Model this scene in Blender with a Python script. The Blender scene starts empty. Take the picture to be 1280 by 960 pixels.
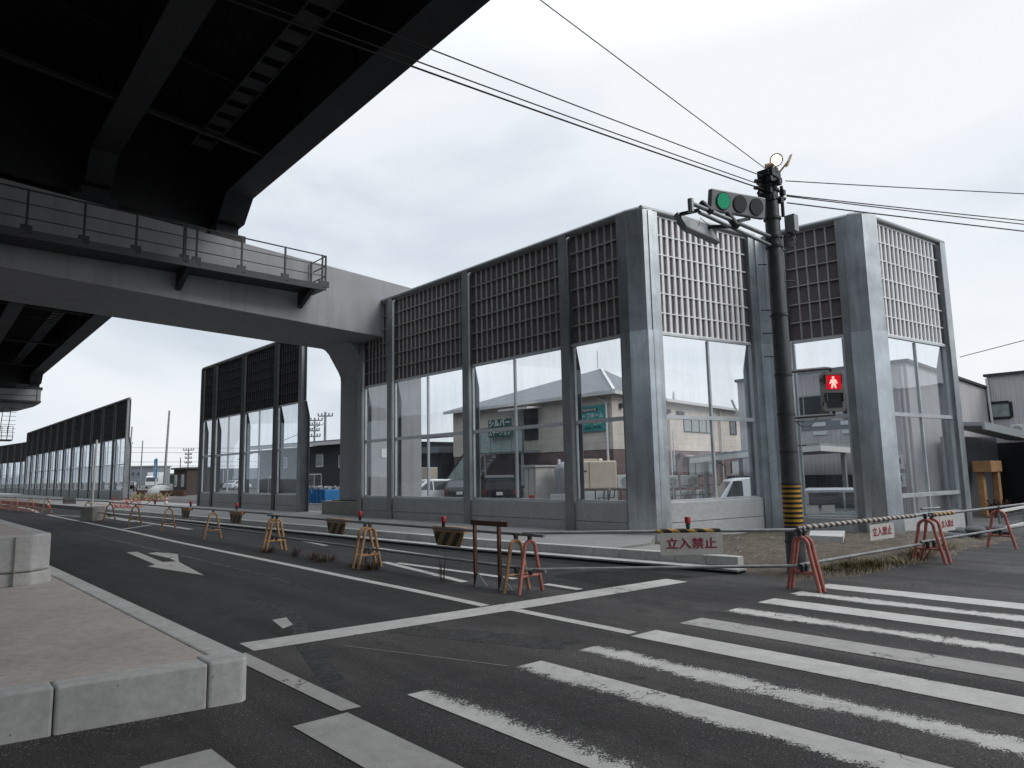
import bpy, math, random
from mathutils import Vector as V, Matrix
random.seed(7)
SC = bpy.context.scene
COL = SC.collection
PI = math.pi

# ------------------------------------------------------------------ mesh builder
class MB:
    def __init__(self):
        self.v = []; self.f = []; self.mi = []; self.sm = []; self.m = 0; self.s = False
    def add(self, vs, fs):
        b = len(self.v); self.v += [V(p) for p in vs]
        for f in fs:
            self.f.append([i + b for i in f]); self.mi.append(self.m); self.sm.append(self.s)
        return self
    def hexa(self, p):
        return self.add(p, [(0,3,2,1),(4,5,6,7),(0,1,5,4),(1,2,6,5),(2,3,7,6),(3,0,4,7)])
    def box(self, x0, x1, y0, y1, z0, z1):
        return self.hexa([(x0,y0,z0),(x1,y0,z0),(x1,y1,z0),(x0,y1,z0),(x0,y0,z1),(x1,y0,z1),(x1,y1,z1),(x0,y1,z1)])
    def prism(self, pts, vec):
        n = len(pts); vec = V(vec); a = [V(p) for p in pts]
        return self.add(a + [p + vec for p in a],
            [tuple(reversed(range(n))), tuple(range(n, 2*n))] + [(i, (i+1) % n, n + (i+1) % n, n + i) for i in range(n)])
    def plan(self, pts, z0, z1):
        return self.prism([(x, y, z0) for x, y in pts], (0, 0, z1 - z0))
    def bar(self, p, q, w, h=None, up=(0,0,1)):
        h = w if h is None else h; p = V(p); q = V(q); d = (q - p).normalized(); up = V(up)
        if abs(d.dot(up)) > .99: up = V((1,0,0))
        s = d.cross(up).normalized() * (w/2); u = s.cross(d).normalized() * (h/2)
        return self.hexa([p-s-u, p+s-u, q+s-u, q-s-u, p-s+u, p+s+u, q+s+u, q-s+u])
    def tube(self, pts, r, n=8, cap=True):
        pts = [V(p) for p in pts]; rs = r if isinstance(r, (list, tuple)) else [r]*len(pts)
        base = len(self.v); ref = None; sv = self.s; self.s = True
        vs = []; fs = []
        for i, p in enumerate(pts):
            d = (pts[min(i+1, len(pts)-1)] - pts[max(i-1, 0)]).normalized()
            if ref is None:
                ref = d.orthogonal().normalized()
            ref = (ref - d * ref.dot(d)).normalized(); b = d.cross(ref)
            for k in range(n):
                a = 2*PI*k/n; vs.append(p + (ref*math.cos(a) + b*math.sin(a)) * rs[i])
        for i in range(len(pts)-1):
            for k in range(n):
                fs.append((i*n+k, i*n+(k+1) % n, (i+1)*n+(k+1) % n, (i+1)*n+k))
        self.add(vs, fs); self.s = False
        if cap:
            self.add([vs[k] for k in range(n)], [tuple(reversed(range(n)))])
            self.add([vs[-n+k] for k in range(n)], [tuple(range(n))])
        self.s = sv
        return self
    def disc(self, c, nrm, r, n=20, th=.01):
        c = V(c); nrm = V(nrm).normalized()
        return self.tube([c, c + nrm*th], r, n)
    def sheet(self, pts, z=None):
        return self.add([(p[0], p[1], z if z is not None else p[2]) for p in pts], [tuple(range(len(pts)))])

ORG = {}
def build(name, mb, mats, parent=None, bevel=0, kind=None, smooth=False):
    mats = mats if isinstance(mats, (list, tuple)) else [mats]
    if parent is not None:
        o0 = ORG[parent.name]
    else:
        xs = [p.x for p in mb.v]; ys = [p.y for p in mb.v]; zs = [p.z for p in mb.v]
        o0 = V(((min(xs)+max(xs))/2, (min(ys)+max(ys))/2, min(zs)))
    me = bpy.data.meshes.new(name)
    me.from_pydata([tuple(p - o0) for p in mb.v], [], mb.f)
    for m in mats: me.materials.append(m)
    for i, pl in enumerate(me.polygons):
        pl.material_index = mb.mi[i]; pl.use_smooth = smooth or mb.sm[i]
    me.update()
    o = bpy.data.objects.new(name, me); COL.objects.link(o)
    if parent is not None: o.parent = parent
    else: o.location = o0
    ORG[o.name] = o0
    if bevel:
        b = o.modifiers.new('bevel', 'BEVEL'); b.width = bevel; b.segments = 2; b.limit_method = 'ANGLE'; b.angle_limit = .6
    if kind: o['kind'] = kind
    return o
def thing(name, loc, label, cat, group=None):
    o = bpy.data.objects.new(name, None); COL.objects.link(o); o.location = loc; o.empty_display_size = .2
    ORG[o.name] = V(loc); tag(o, label, cat, group); return o
def tag(o, label, cat, group=None):
    o['label'] = label; o['category'] = cat
    if group: o['group'] = group
    return o
def copy_tree(o, parent=None):
    c = o.copy(); COL.objects.link(c); c.parent = parent
    ORG[c.name] = V(ORG[o.name])
    for ch in list(o.children): copy_tree(ch, c)
    return c
def place(root, loc, rz, label, group=None):
    root.location = loc; root.rotation_euler = (0, 0, rz); root['label'] = label
    if group: root['group'] = group
    return root
def text(name, body, size, origin, xdir, updir, mat, parent, thick=.004, bold=0., sx=1.0):
    cu = bpy.data.curves.new(name, 'FONT'); cu.body = body; cu.size = size; cu.align_x = 'CENTER'; cu.align_y = 'CENTER'
    cu.extrude = thick/2; cu.offset = bold; cu.resolution_u = 3
    t = bpy.data.objects.new(name, cu); COL.objects.link(t)
    bpy.context.view_layer.update()
    me = bpy.data.meshes.new_from_object(t.evaluated_get(bpy.context.evaluated_depsgraph_get()))
    bpy.data.objects.remove(t); bpy.data.curves.remove(cu)
    x = V(xdir).normalized(); u = V(updir).normalized(); n = x.cross(u)
    org = V(origin) - ORG[parent.name]
    for vt in me.vertices:
        p = vt.co.copy(); vt.co = org + x*(p.x*sx) + u*p.y + n*p.z
    me.materials.clear(); me.materials.append(mat)
    o = bpy.data.objects.new(name, me); COL.objects.link(o); o.parent = parent; ORG[o.name] = V(ORG[parent.name])
    return o

# ------------------------------------------------------------------ materials
class NT:
    def __init__(self, name):
        self.mat = bpy.data.materials.new(name); self.mat.use_nodes = True
        self.t = self.mat.node_tree; self.t.nodes.clear()
        self.out = self.n('ShaderNodeOutputMaterial')
    def n(self, typ, **kw):
        nd = self.t.nodes.new(typ)
        for k, val in kw.items():
            if k in nd.inputs: nd.inputs[k].default_value = val
            else: setattr(nd, k, val)
        return nd
    def l(self, a, b): self.t.links.new(a, b)
    def coord(self, world=False, scale=(1,1,1)):
        if world: src = self.n('ShaderNodeNewGeometry').outputs['Position']
        else: src = self.n('ShaderNodeTexCoord').outputs['Object']
        mp = self.n('ShaderNodeMapping'); mp.inputs['Scale'].default_value = scale
        self.l(src, mp.inputs['Vector']); return mp.outputs['Vector']
    def noise(self, vec, scale, detail=4, rough=.55):
        nd = self.n('ShaderNodeTexNoise'); nd.inputs['Scale'].default_value = scale
        nd.inputs['Detail'].default_value = detail; nd.inputs['Roughness'].default_value = rough
        self.l(vec, nd.inputs['Vector']); return nd.outputs['Fac']
    def ramp(self, fac, stops):
        r = self.n('ShaderNodeValToRGB'); e = r.color_ramp.elements
        while len(e) < len(stops): e.new(.5)
        for i, (p, c) in enumerate(stops):
            e[i].position = p; e[i].color = (*c, 1) if isinstance(c, tuple) else (c, c, c, 1)
        self.l(fac, r.inputs['Fac']); return r.outputs['Color']
    def mix(self, a, b, fac, mode='MIX'):
        m = self.n('ShaderNodeMix', data_type='RGBA', blend_type=mode)
        for i, x in ((6, a), (7, b)):
            if isinstance(x, tuple): m.inputs[i].default_value = (*x, 1)
            else: self.l(x, m.inputs[i])
        if isinstance(fac, (int, float)): m.inputs[0].default_value = fac
        else: self.l(fac, m.inputs[0])
        return m.outputs[2]
    def math(self, op, a, b=0.):
        m = self.n('ShaderNodeMath', operation=op)
        for i, x in ((0, a), (1, b)):
            if isinstance(x, (int, float)): m.inputs[i].default_value = x
            else: self.l(x, m.inputs[i])
        return m.outputs[0]
    def bsdf(self, col, rough=.6, metal=0., spec=.4, bump=None, bstr=.3, bdist=.01, out=True):
        b = self.n('ShaderNodeBsdfPrincipled')
        for k, x in (('Base Color', col), ('Roughness', rough), ('Metallic', metal)):
            if isinstance(x, (int, float)): b.inputs[k].default_value = x
            elif isinstance(x, tuple): b.inputs[k].default_value = (*x, 1)
            else: self.l(x, b.inputs[k])
        b.inputs['Specular IOR Level'].default_value = spec
        if bump is not None:
            bp = self.n('ShaderNodeBump'); bp.inputs['Strength'].default_value = bstr; bp.inputs['Distance'].default_value = bdist
            self.l(bump, bp.inputs['Height']); self.l(bp.outputs[0], b.inputs['Normal'])
        if out: self.l(b.outputs[0], self.out.inputs['Surface'])
        return b.outputs[0]

def sc3(c, k): return tuple(min(1, x*k) for x in c)
def m_basic(name, col, rough=.6, metal=0., var=.18, scale=2.5, spec=.4, dirt=None, bump=0., bscale=60, world=False, streak=False):
    t = NT(name); vec = t.coord(world)
    n1 = t.noise(vec, scale, 6)
    c = t.ramp(n1, [(.3, sc3(col, 1-var)), (.7, sc3(col, 1+var))])
    if streak:
        n3 = t.noise(t.coord(world, (1,1,.06)), scale*3, 5, .65)
        c = t.mix(c, sc3(col, .6), t.ramp(n3, [(.5, 0.), (.8, .7)]))
    if dirt:
        n2 = t.noise(vec, scale*2.7, 7, .7)
        c = t.mix(c, dirt, t.ramp(n2, [(.52, 0.), (.72, .85)]))
    rr = t.ramp(n1, [(.3, max(.02, rough-.08)), (.7, min(1, rough+.08))])
    t.bsdf(c, rr, metal, spec, t.noise(vec, bscale, 4) if bump else None, bump)
    return t.mat

def crack(t, vec):
    cr = t.n('ShaderNodeTexVoronoi', feature='DISTANCE_TO_EDGE'); cr.inputs['Scale'].default_value = .42
    wv = t.n('ShaderNodeVectorMath', operation='ADD'); nn = t.n('ShaderNodeTexNoise'); nn.inputs['Scale'].default_value = 1.7; nn.inputs['Detail'].default_value = 8; nn.inputs['Roughness'].default_value = .65
    t.l(vec, nn.inputs['Vector']); sc = t.n('ShaderNodeVectorMath', operation='SCALE'); sc.inputs['Scale'].default_value = 1.3
    t.l(nn.outputs['Color'], sc.inputs[0]); t.l(vec, wv.inputs[0]); t.l(sc.outputs[0], wv.inputs[1]); t.l(wv.outputs[0], cr.inputs['Vector'])
    return t.math('MULTIPLY', t.ramp(cr.outputs['Distance'], [(.0, 1.), (.0065, 0.)]), t.ramp(t.noise(vec, .45, 3), [(.47, 0.), (.55, 1.)]))
def m_asphalt(name, lo, hi, speck=.16, coarse=70):
    t = NT(name); vec = t.coord(True)
    big = t.noise(vec, .35, 5, .6); mid = t.noise(vec, 3.2, 6, .7); fine = t.noise(vec, 62, 4, .7)
    base = t.ramp(t.math('ADD', t.math('MULTIPLY', big, .6), t.math('MULTIPLY', mid, .4)), [(.36, lo), (.64, hi)])
    base = t.mix(base, t.ramp(fine, [(.36, .12), (.66, 1.75)]), .85, 'MULTIPLY')
    vo = t.n('ShaderNodeTexVoronoi'); vo.inputs['Scale'].default_value = coarse; t.l(vec, vo.inputs['Vector'])
    cell = t.ramp(vo.outputs['Color'], [(.0, 0.), (.80, 0.), (.86, 1.)])
    edge = t.ramp(vo.outputs['Distance'], [(.18, 1.), (.4, 0.)])
    base = t.mix(base, (speck, speck, speck*.96), t.math('MULTIPLY', cell, edge))
    # wheel tracks along the road, oil spots, cracks
    trk = t.noise(t.coord(True, (1.1,.05,1)), 1.5, 4, .6)
    base = t.mix(base, t.ramp(trk, [(.38, .6), (.62, 1.45)]), .8, 'MULTIPLY')
    oil = t.noise(vec, 1.9, 5, .55)
    base = t.mix(base, sc3(lo, .45), t.ramp(oil, [(.64, 0.), (.72, .75)]))
    pale = t.noise(t.coord(True, (1,.5,1)), .9, 6, .7)
    base = t.mix(base, sc3(hi, 1.6), t.ramp(pale, [(.54, 0.), (.72, .65)]))
    base = t.mix(base, (.006,.006,.007), t.math('MULTIPLY', crack(t, vec), .9))
    hgt = t.math('ADD', t.math('MULTIPLY', fine, .6), t.math('MULTIPLY', edge, .5))
    t.bsdf(base, t.ramp(mid, [(.3, .72), (.7, .9)]), 0, .35, hgt, .9, .012)
    return t.mat

def m_paint(name, col, wear, side=0, reach=.5, amount=.45):
    """road paint, chipped: bare asphalt shows through where it is worn off (side: -1/1 the long edge worn most, 0 both, 2 neither)"""
    t = NT(name); vec = t.coord(True)
    gen = t.n('ShaderNodeSeparateXYZ'); tc = t.n('ShaderNodeTexCoord'); t.l(tc.outputs['Generated'], gen.inputs[0]); g = gen.outputs[0]
    ed = {-1: g, 1: t.math('SUBTRACT', 1., g), 0: t.math('MINIMUM', g, t.math('SUBTRACT', 1., g)), 2: None}[side]
    n1 = t.noise(vec, 75, 4, .7); n2 = t.noise(vec, 1.1, 4, .6); n3 = t.noise(vec, 11, 5, .65)
    s = t.math('ADD', t.math('ADD', t.math('MULTIPLY', n1, .6), t.math('MULTIPLY', n2, .45)), t.math('MULTIPLY', n3, .3))
    if ed is not None: s = t.math('ADD', s, t.ramp(ed, [(.0, amount), (reach, 0.)]))
    mask = t.math('MAXIMUM', t.ramp(s, [(wear, 0.), (wear+.05, 1.)]), crack(t, vec))
    c = t.mix(t.ramp(t.noise(vec, 4, 6, .7), [(.3, sc3(col, .74)), (.7, col)]), t.ramp(t.noise(vec, 120, 3, .7), [(.3, .72), (.6, 1.)]), 1., 'MULTIPLY')
    c = t.mix(c, sc3(col, .5), t.ramp(t.noise(t.coord(True, (1,.25,1)), 2.4, 6, .7), [(.55, 0.), (.75, .5)]))
    b = t.bsdf(c, .75, 0, .3, n1, .4, .006, out=False)
    tr = t.n('ShaderNodeBsdfTransparent'); mx = t.n('ShaderNodeMixShader')
    t.l(mask, mx.inputs[0]); t.l(b, mx.inputs[1]); t.l(tr.outputs[0], mx.inputs[2]); t.l(mx.outputs[0], t.out.inputs['Surface'])
    return t.mat

def m_concrete(name, col, var=.15, bump=.25, stain=.5, world=True, pits=True):
    t = NT(name); vec = t.coord(world); n1 = t.noise(vec, 1.1, 7, .65); n2 = t.noise(vec, 14, 6, .7)
    c = t.ramp(n1, [(.3, sc3(col, 1-var)), (.7, sc3(col, 1+var))])
    c = t.mix(c, t.ramp(n2, [(.3, .78), (.7, 1.15)]), .8, 'MULTIPLY')
    st = t.noise(t.coord(world, (1,1,.12)), 3.5, 6, .7)
    c = t.mix(c, sc3(col, .55), t.ramp(st, [(.52, 0.), (.78, stain)]))
    if pits:
        vo = t.n('ShaderNodeTexVoronoi'); vo.inputs['Scale'].default_value = 9; t.l(vec, vo.inputs['Vector'])
        c = t.mix(c, sc3(col, .45), t.math('MULTIPLY', t.ramp(vo.outputs['Distance'], [(.06, .8), (.1, 0.)]), t.ramp(vo.outputs['Color'], [(.6, 0.), (.7, 1.)])))
    t.bsdf(c, .85, 0, .25, n2, bump, .01); return t.mat

def m_galv(name, col=(.43,.46,.48), metal=.75, rough=.42, var=.22):
    t = NT(name); vec = t.coord(True)
    vo = t.n('ShaderNodeTexVoronoi'); vo.inputs['Scale'].default_value = 38; t.l(vec, vo.inputs['Vector'])
    sp = t.n('ShaderNodeSeparateColor'); t.l(vo.outputs['Color'], sp.inputs[0])
    st = t.noise(t.coord(True, (1,1,.09)), 7, 6, .7); big = t.noise(vec, 1.7, 5, .6)
    c = t.ramp(big, [(.3, sc3(col, 1-var)), (.7, sc3(col, 1+var))])
    c = t.mix(c, t.ramp(sp.outputs[0], [(0., .86), (1., 1.10)]), .35, 'MULTIPLY')
    c = t.mix(c, sc3(col, 1.45), t.ramp(st, [(.55, 0.), (.75, .45)]))
    c = t.mix(c, sc3(col, .62), t.ramp(t.noise(t.coord(True, (1,1,.3)), 2.5, 5, .6), [(.5, 0.), (.75, .45)]))
    rr = t.ramp(st, [(.3, rough-.06), (.7, rough+.08)])
    t.bsdf(c, rr, metal, .5, t.noise(t.coord(True, (1,1,.25)), 2.2, 3), .12, .03); return t.mat

def m_glass(name, tint=(.955,.97,.98), refl=1.0):
    t = NT(name)
    tr = t.n('ShaderNodeBsdfTransparent'); tr.inputs[0].default_value = (*tint, 1)
    gl = t.n('ShaderNodeBsdfGlossy'); gl.inputs['Roughness'].default_value = .015; gl.inputs[0].default_value = (.95,.97,1,1)
    vec = t.coord(True); bp = t.n('ShaderNodeBump'); bp.inputs['Strength'].default_value = .05; bp.inputs['Distance'].default_value = .05
    t.l(t.noise(vec, .9, 2), bp.inputs['Height']); t.l(bp.outputs[0], gl.inputs['Normal'])
    ge = t.n('ShaderNodeNewGeometry'); dp = t.n('ShaderNodeVectorMath', operation='DOT_PRODUCT'); t.l(ge.outputs['Normal'], dp.inputs[0]); t.l(ge.outputs['Incoming'], dp.inputs[1])
    fr = t.math('ADD', .05, t.math('MULTIPLY', .93, t.math('POWER', t.math('SUBTRACT', 1., t.math('ABSOLUTE', dp.outputs['Value'])), 5.)))
    df = t.n('ShaderNodeBsdfDiffuse'); df.inputs[0].default_value = (.6,.63,.66,1)
    m0 = t.n('ShaderNodeMixShader'); t.l(t.ramp(t.noise(t.coord(True, (1,1,.2)), 2.2, 6, .7), [(.42, .01), (.8, .09)]), m0.inputs[0])
    t.l(tr.outputs[0], m0.inputs[1]); t.l(df.outputs[0], m0.inputs[2])
    mx = t.n('ShaderNodeMixShader'); t.l(t.math('MULTIPLY', fr, refl), mx.inputs[0]); t.l(m0.outputs[0], mx.inputs[1]); t.l(gl.outputs[0], mx.inputs[2])
    t.l(mx.outputs[0], t.out.inputs['Surface']); return t.mat

def m_emit(name, col, st):
    t = NT(name); e = t.n('ShaderNodeEmission'); e.inputs[0].default_value = (*col, 1); e.inputs[1].default_value = st
    t.l(e.outputs[0], t.out.inputs['Surface']); return t.mat

def m_led(name, col, st, off, scale):
    t = NT(name); vec = t.coord(); vo = t.n('ShaderNodeTexVoronoi'); vo.inputs['Scale'].default_value = scale; vo.inputs['Randomness'].default_value = .35
    t.l(vec, vo.inputs['Vector']); f = t.ramp(vo.outputs['Distance'], [(.32, 1.), (.46, 0.)])
    e = t.n('ShaderNodeEmission'); e.inputs[0].default_value = (*col, 1); e.inputs[1].default_value = st
    b = t.bsdf(off, .3, 0, .5, out=False); mx = t.n('ShaderNodeMixShader')
    t.l(f, mx.inputs[0]); t.l(b, mx.inputs[1]); t.l(e.outputs[0], mx.inputs[2]); t.l(mx.outputs[0], t.out.inputs['Surface']); return t.mat

def m_stripes(name, a, b, period, direction, rough=.5):
    t = NT(name); vec = t.coord(); d = t.n('ShaderNodeVectorMath', operation='DOT_PRODUCT'); t.l(vec, d.inputs[0]); d.inputs[1].default_value = direction
    fr = t.math('FRACT', t.math('DIVIDE', d.outputs['Value'], period))
    st = t.ramp(fr, [(.48, 0.), (.5, 1.)]); n = t.noise(t.coord(), 25, 6, .75)
    ca = t.ramp(n, [(.3, sc3(a, .6)), (.6, a)]); cb = t.ramp(n, [(.3, sc3(b, .7)), (.6, b)])
    c = t.mix(ca, cb, st); c = t.mix(c, (.09,.05,.03), t.ramp(n, [(.62, 0.), (.72, .6)])); t.bsdf(c, rough); return t.mat

def m_ribbed(name, col, period=.16, direction=(0,1,0), depth=.5, var=.1):
    t = NT(name); vec = t.coord(True); d = t.n('ShaderNodeVectorMath', operation='DOT_PRODUCT'); t.l(vec, d.inputs[0]); d.inputs[1].default_value = direction
    fr = t.math('FRACT', t.math('DIVIDE', d.outputs['Value'], period)); w = t.math('PINGPONG', fr, .5)
    h = t.ramp(w, [(.12, 0.), (.2, 1.), (.34, 1.), (.42, 0.)])
    n = t.noise(t.coord(True, (1,1,.15)), 1.2, 6, .65)
    c = t.ramp(n, [(.3, sc3(col, 1-var)), (.7, sc3(col, 1+var))]); c = t.mix(c, sc3(col, .62), t.math('MULTIPLY', t.ramp(w, [(.0, 1.), (.09, 0.)]), .8))
    t.bsdf(c, .5, .1, .4, h, depth, .04); return t.mat

def m_tiles(name, col, mortar, w, h, dirv, var=.15):
    t = NT(name); pos = t.coord(True); dx = t.n('ShaderNodeVectorMath', operation='DOT_PRODUCT'); t.l(pos, dx.inputs[0]); dx.inputs[1].default_value = dirv
    sp = t.n('ShaderNodeSeparateXYZ'); t.l(pos, sp.inputs[0]); cb = t.n('ShaderNodeCombineXYZ'); t.l(dx.outputs['Value'], cb.inputs[0]); t.l(sp.outputs[2], cb.inputs[1])
    br = t.n('ShaderNodeTexBrick'); t.l(cb.outputs[0], br.inputs['Vector']); br.inputs['Scale'].default_value = 1
    br.inputs['Brick Width'].default_value = w; br.inputs['Row Height'].default_value = h; br.inputs['Mortar Size'].default_value = .012
    br.inputs['Color1'].default_value = (*sc3(col, 1-var), 1); br.inputs['Color2'].default_value = (*sc3(col, 1+var), 1); br.inputs['Mortar'].default_value = (*mortar, 1)
    c = t.mix(br.outputs['Color'], t.ramp(t.noise(pos, 1.3, 6, .65), [(.3, .8), (.7, 1.12)]), .8, 'MULTIPLY')
    t.bsdf(c, .7, 0, .3, br.outputs['Fac'], -.3, .01); return t.mat

M = {}
M['asphalt'] = m_asphalt('asphalt_worn', (.033,.032,.033), (.066,.063,.062), .26, 60)
M['asphalt_dark'] = m_asphalt('asphalt_lane', (.020,.020,.0225), (.034,.034,.038), .12, 80)
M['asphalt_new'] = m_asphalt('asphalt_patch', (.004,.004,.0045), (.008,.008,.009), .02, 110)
t = NT('tar_seal'); vec = t.coord(True); c = t.ramp(t.noise(vec, 5, 6, .7), [(.3, .014), (.7, .036)]); b_ = t.bsdf(c, .55, 0, .4, t.noise(vec, 60, 3), .3, .006, out=False)
gs = t.n('ShaderNodeSeparateXYZ'); t.l(t.n('ShaderNodeTexCoord').outputs['Generated'], gs.inputs[0])
ex = t.math('MINIMUM', t.math('MINIMUM', gs.outputs[0], t.math('SUBTRACT', 1., gs.outputs[0])), t.math('MINIMUM', gs.outputs[1], t.math('SUBTRACT', 1., gs.outputs[1])))
mk_ = t.math('SUBTRACT', t.math('ADD', t.noise(vec, 7, 7, .75), t.math('MULTIPLY', t.noise(vec, 80, 3, .7), .35)), t.ramp(ex, [(0., .25), (.12, 0.)]))
tr_ = t.n('ShaderNodeBsdfTransparent'); mx_ = t.n('ShaderNodeMixShader'); t.l(t.ramp(mk_, [(.42, 0.), (.72, .9)]), mx_.inputs[0]); t.l(tr_.outputs[0], mx_.inputs[1]); t.l(b_, mx_.inputs[2]); t.l(mx_.outputs[0], t.out.inputs['Surface']); M['tar'] = t.mat
M['lot'] = m_basic('lot_asphalt', (.09,.09,.088), .9, 0, .25, .8, .2, bump=.3, world=True)
M['earth'] = m_basic('far_ground', (.10,.095,.085), .95, 0, .3, .2, .1, world=True)
M['dirt'] = m_basic('gravelly_dirt', (.105,.088,.070), .95, 0, .35, 4, .15, dirt=(.055,.05,.045), bump=.9, bscale=30, world=True)
M['paint'] = m_paint('road_paint_white', (.60,.60,.58), .86, 0, .2, .14)
M['paint_worn'] = m_paint('road_paint_white_worn', (.60,.60,.58), .82, -1, .55, .34)
M['paint_vworn'] = m_paint('road_paint_white_flaked', (.64,.64,.62), .83, 1, .85, .42)
M['paint_both'] = m_paint('road_paint_white_flaked_edges', (.62,.62,.60), .78, 0, .42, .25)
M['paint_grey'] = m_paint('road_paint_grey', (.46,.455,.44), .98, 2)
M['paint_y'] = m_paint('road_paint_line', (.58,.58,.56), .87, 2)
M['kerb'] = m_concrete('kerb_concrete', (.46,.46,.45), .14, .25, .35)
M['kerb_top'] = m_concrete('island_paving', (.44,.40,.375), .14, .5, .45)
M['grit'] = m_basic('road_grit', (.13,.125,.12), .9, 0, .5, 30, .2)
M['walk'] = m_concrete('sidewalk_concrete', (.25,.25,.245), .12, .3, .3)
M['plinth'] = m_concrete('precast_plinth', (.41,.42,.425), .08, .15, .3, pits=False)
M['steel_beam'] = m_basic('painted_steel_grey', (.29,.295,.31), .55, .0, .10, .9, .35, world=True, streak=True, bump=.05, bscale=5)
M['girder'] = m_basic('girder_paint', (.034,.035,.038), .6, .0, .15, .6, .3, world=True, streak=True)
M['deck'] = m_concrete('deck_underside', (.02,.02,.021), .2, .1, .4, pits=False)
M['darksteel'] = m_basic('dark_steel', (.05,.052,.056), .5, .3, .2, 6)
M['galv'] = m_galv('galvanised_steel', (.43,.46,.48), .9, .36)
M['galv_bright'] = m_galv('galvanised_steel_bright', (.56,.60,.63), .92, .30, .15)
M['galv_dull_shade'] = m_galv('galvanised_steel_dull_and_shaded', (.27,.285,.295), .7, .45, .2)  # dull steel; also puts shade into the left-facing barrier posts
M['fin'] = m_basic('louvre_fin_lit', (.80,.80,.81), .45, .05, .06, 3)  # same louvre fin, paler: light put into the colour of front-facing walls
M['fin_far'] = m_basic('louvre_fin_shaded', (.07,.068,.068), .6, .2, .15, 3)  # far copy of the fin, shade put into its colour
M['absorber_far'] = m_basic('louvre_absorber_far_shaded', (.028,.026,.027), .85, 0, .3, 40, .2)  # same absorbing sheet, darkened for shade on the far barriers
M['post_far'] = m_basic('galvanised_post_shaded', (.075,.078,.084), .5, .4, .15, 1.5, world=True, streak=True)  # far barrier posts, darkened to stand for shade
M['fin_shade'] = m_basic('louvre_fin_half_shaded', (.36,.35,.345), .5, .3, .15, 3)  # same louvre fin, shade put into the colour of left-facing walls
M['alu'] = m_basic('aluminium_frame', (.55,.58,.6), .38, .6, .08, 3)
M['cap'] = m_basic('cap_rail', (.26,.275,.28), .45, .4, .12, 2)
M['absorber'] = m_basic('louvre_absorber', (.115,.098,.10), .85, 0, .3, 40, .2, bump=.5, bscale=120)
M['glass'] = m_glass('acrylic_sheet')
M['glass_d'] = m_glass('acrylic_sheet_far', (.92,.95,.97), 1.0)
M['conc_pier'] = m_concrete('pier_base_concrete', (.30,.285,.265), .12, .3, .4)
M['pole'] = m_basic('weathered_pole', (.085,.09,.095), .5, .5, .25, 5, .4, streak=True)
M['black'] = m_basic('black_rubber', (.012,.012,.013), .5, 0, .2, 8)
M['hazard'] = m_stripes('hazard_rings', (.55,.30,.035), (.012,.011,.011), .079, (0,0,1))
M['hazard_pipe'] = m_stripes('hazard_sleeve', (.45,.27,.06), (.012,.011,.011), .14, (.8,0,.6))
M['hazard_pipe_w'] = m_stripes('hazard_sleeve_pale', (.42,.38,.33), (.03,.02,.02), .13, (.8,0,.6))
M['hazard_board'] = m_stripes('hazard_board', (.25,.145,.04), (.018,.015,.014), .22, (0,.8,.6))
M['sig_grey'] = m_basic('signal_housing', (.22,.235,.24), .5, .2, .1, 5)
M['sig_back'] = m_basic('signal_back', (.30,.32,.33), .5, .2, .1, 5)
M['ped_grey'] = m_basic('ped_housing', (.20,.195,.19), .5, .1, .15, 8)
M['lens_off'] = m_basic('unlit_lens', (.012,.013,.014), .25, 0, .3, 60, .5)
M['lens_green'] = m_basic('green_lens', (.004,.10,.06), .3, 0, .1, 20)
M['led'] = m_emit('green_led_lit', (.03,.72,.36), .95)
M['red_glow'] = m_emit('red_lit_panel', (.75,.012,.03), .75)
M['red_man'] = m_emit('red_lit_figure', (1.,.42,.36), 1.6)
M['lamp'] = m_emit('floodlight_lit', (1.,.93,.72), 9.)
M['brass'] = m_basic('floodlight_body', (.35,.27,.17), .45, .4, .2, 8)
M['yel'] = m_basic('faded_orange_paint', (.38,.225,.12), .6, .1, .25, 9, .35, dirt=(.10,.05,.03))
M['pink'] = m_basic('faded_red_paint', (.40,.14,.115), .55, .05, .25, 9, .35, dirt=(.40,.28,.24))
M['pipe'] = m_basic('scaffold_pipe', (.22,.225,.23), .45, .55, .25, 5, .4)
M['rust'] = m_basic('rusty_brown_steel', (.11,.055,.036), .75, .2, .3, 6, .3, dirt=(.055,.03,.02))
M['red'] = m_basic('red_plastic', (.36,.018,.03), .4, 0, .15, 8)
M['green'] = m_basic('green_plastic', (.01,.08,.05), .5, 0, .15, 8)
M['white'] = m_basic('white_paint', (.62,.62,.61), .5, 0, .08, 4)
M['signboard'] = m_basic('sign_face_offwhite', (.46,.445,.42), .55, 0, .12, 6, dirt=(.36,.33,.3))
M['crimson'] = m_basic('sign_letter_red', (.24,.012,.035), .5, 0, .15, 12)
M['orange'] = m_basic('orange_plastic', (.62,.10,.04), .5, 0, .15, 6)
M['beige'] = m_tiles('beige_siding', (.60,.535,.475), (.47,.41,.36), 3.0, .42, (.7,.7,0), .04)
M['brown'] = m_tiles('brown_brick_tile', (.17,.11,.105), (.12,.09,.085), .6, .2, (.7,.7,0), .14)
M['roof'] = m_tiles('grey_slate_roof', (.17,.175,.19), (.12,.125,.135), .9, .12, (.7,.7,0), .08)
M['trim'] = m_basic('white_trim', (.6,.59,.57), .5, 0, .06, 3)
M['dark_glass'] = m_basic('window_glass', (.035,.04,.046), .08, 0, .25, .7, .7)
M['curtain_glass'] = m_basic('curtained_window', (.22,.25,.25), .12, 0, .25, 3, .6)
M['frost'] = m_basic('frosted_panel', (.30,.38,.36), .3, 0, .12, 2, .5)
M['teal'] = m_basic('teal_board', (.03,.28,.27), .5, 0, .08, 3)
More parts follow.
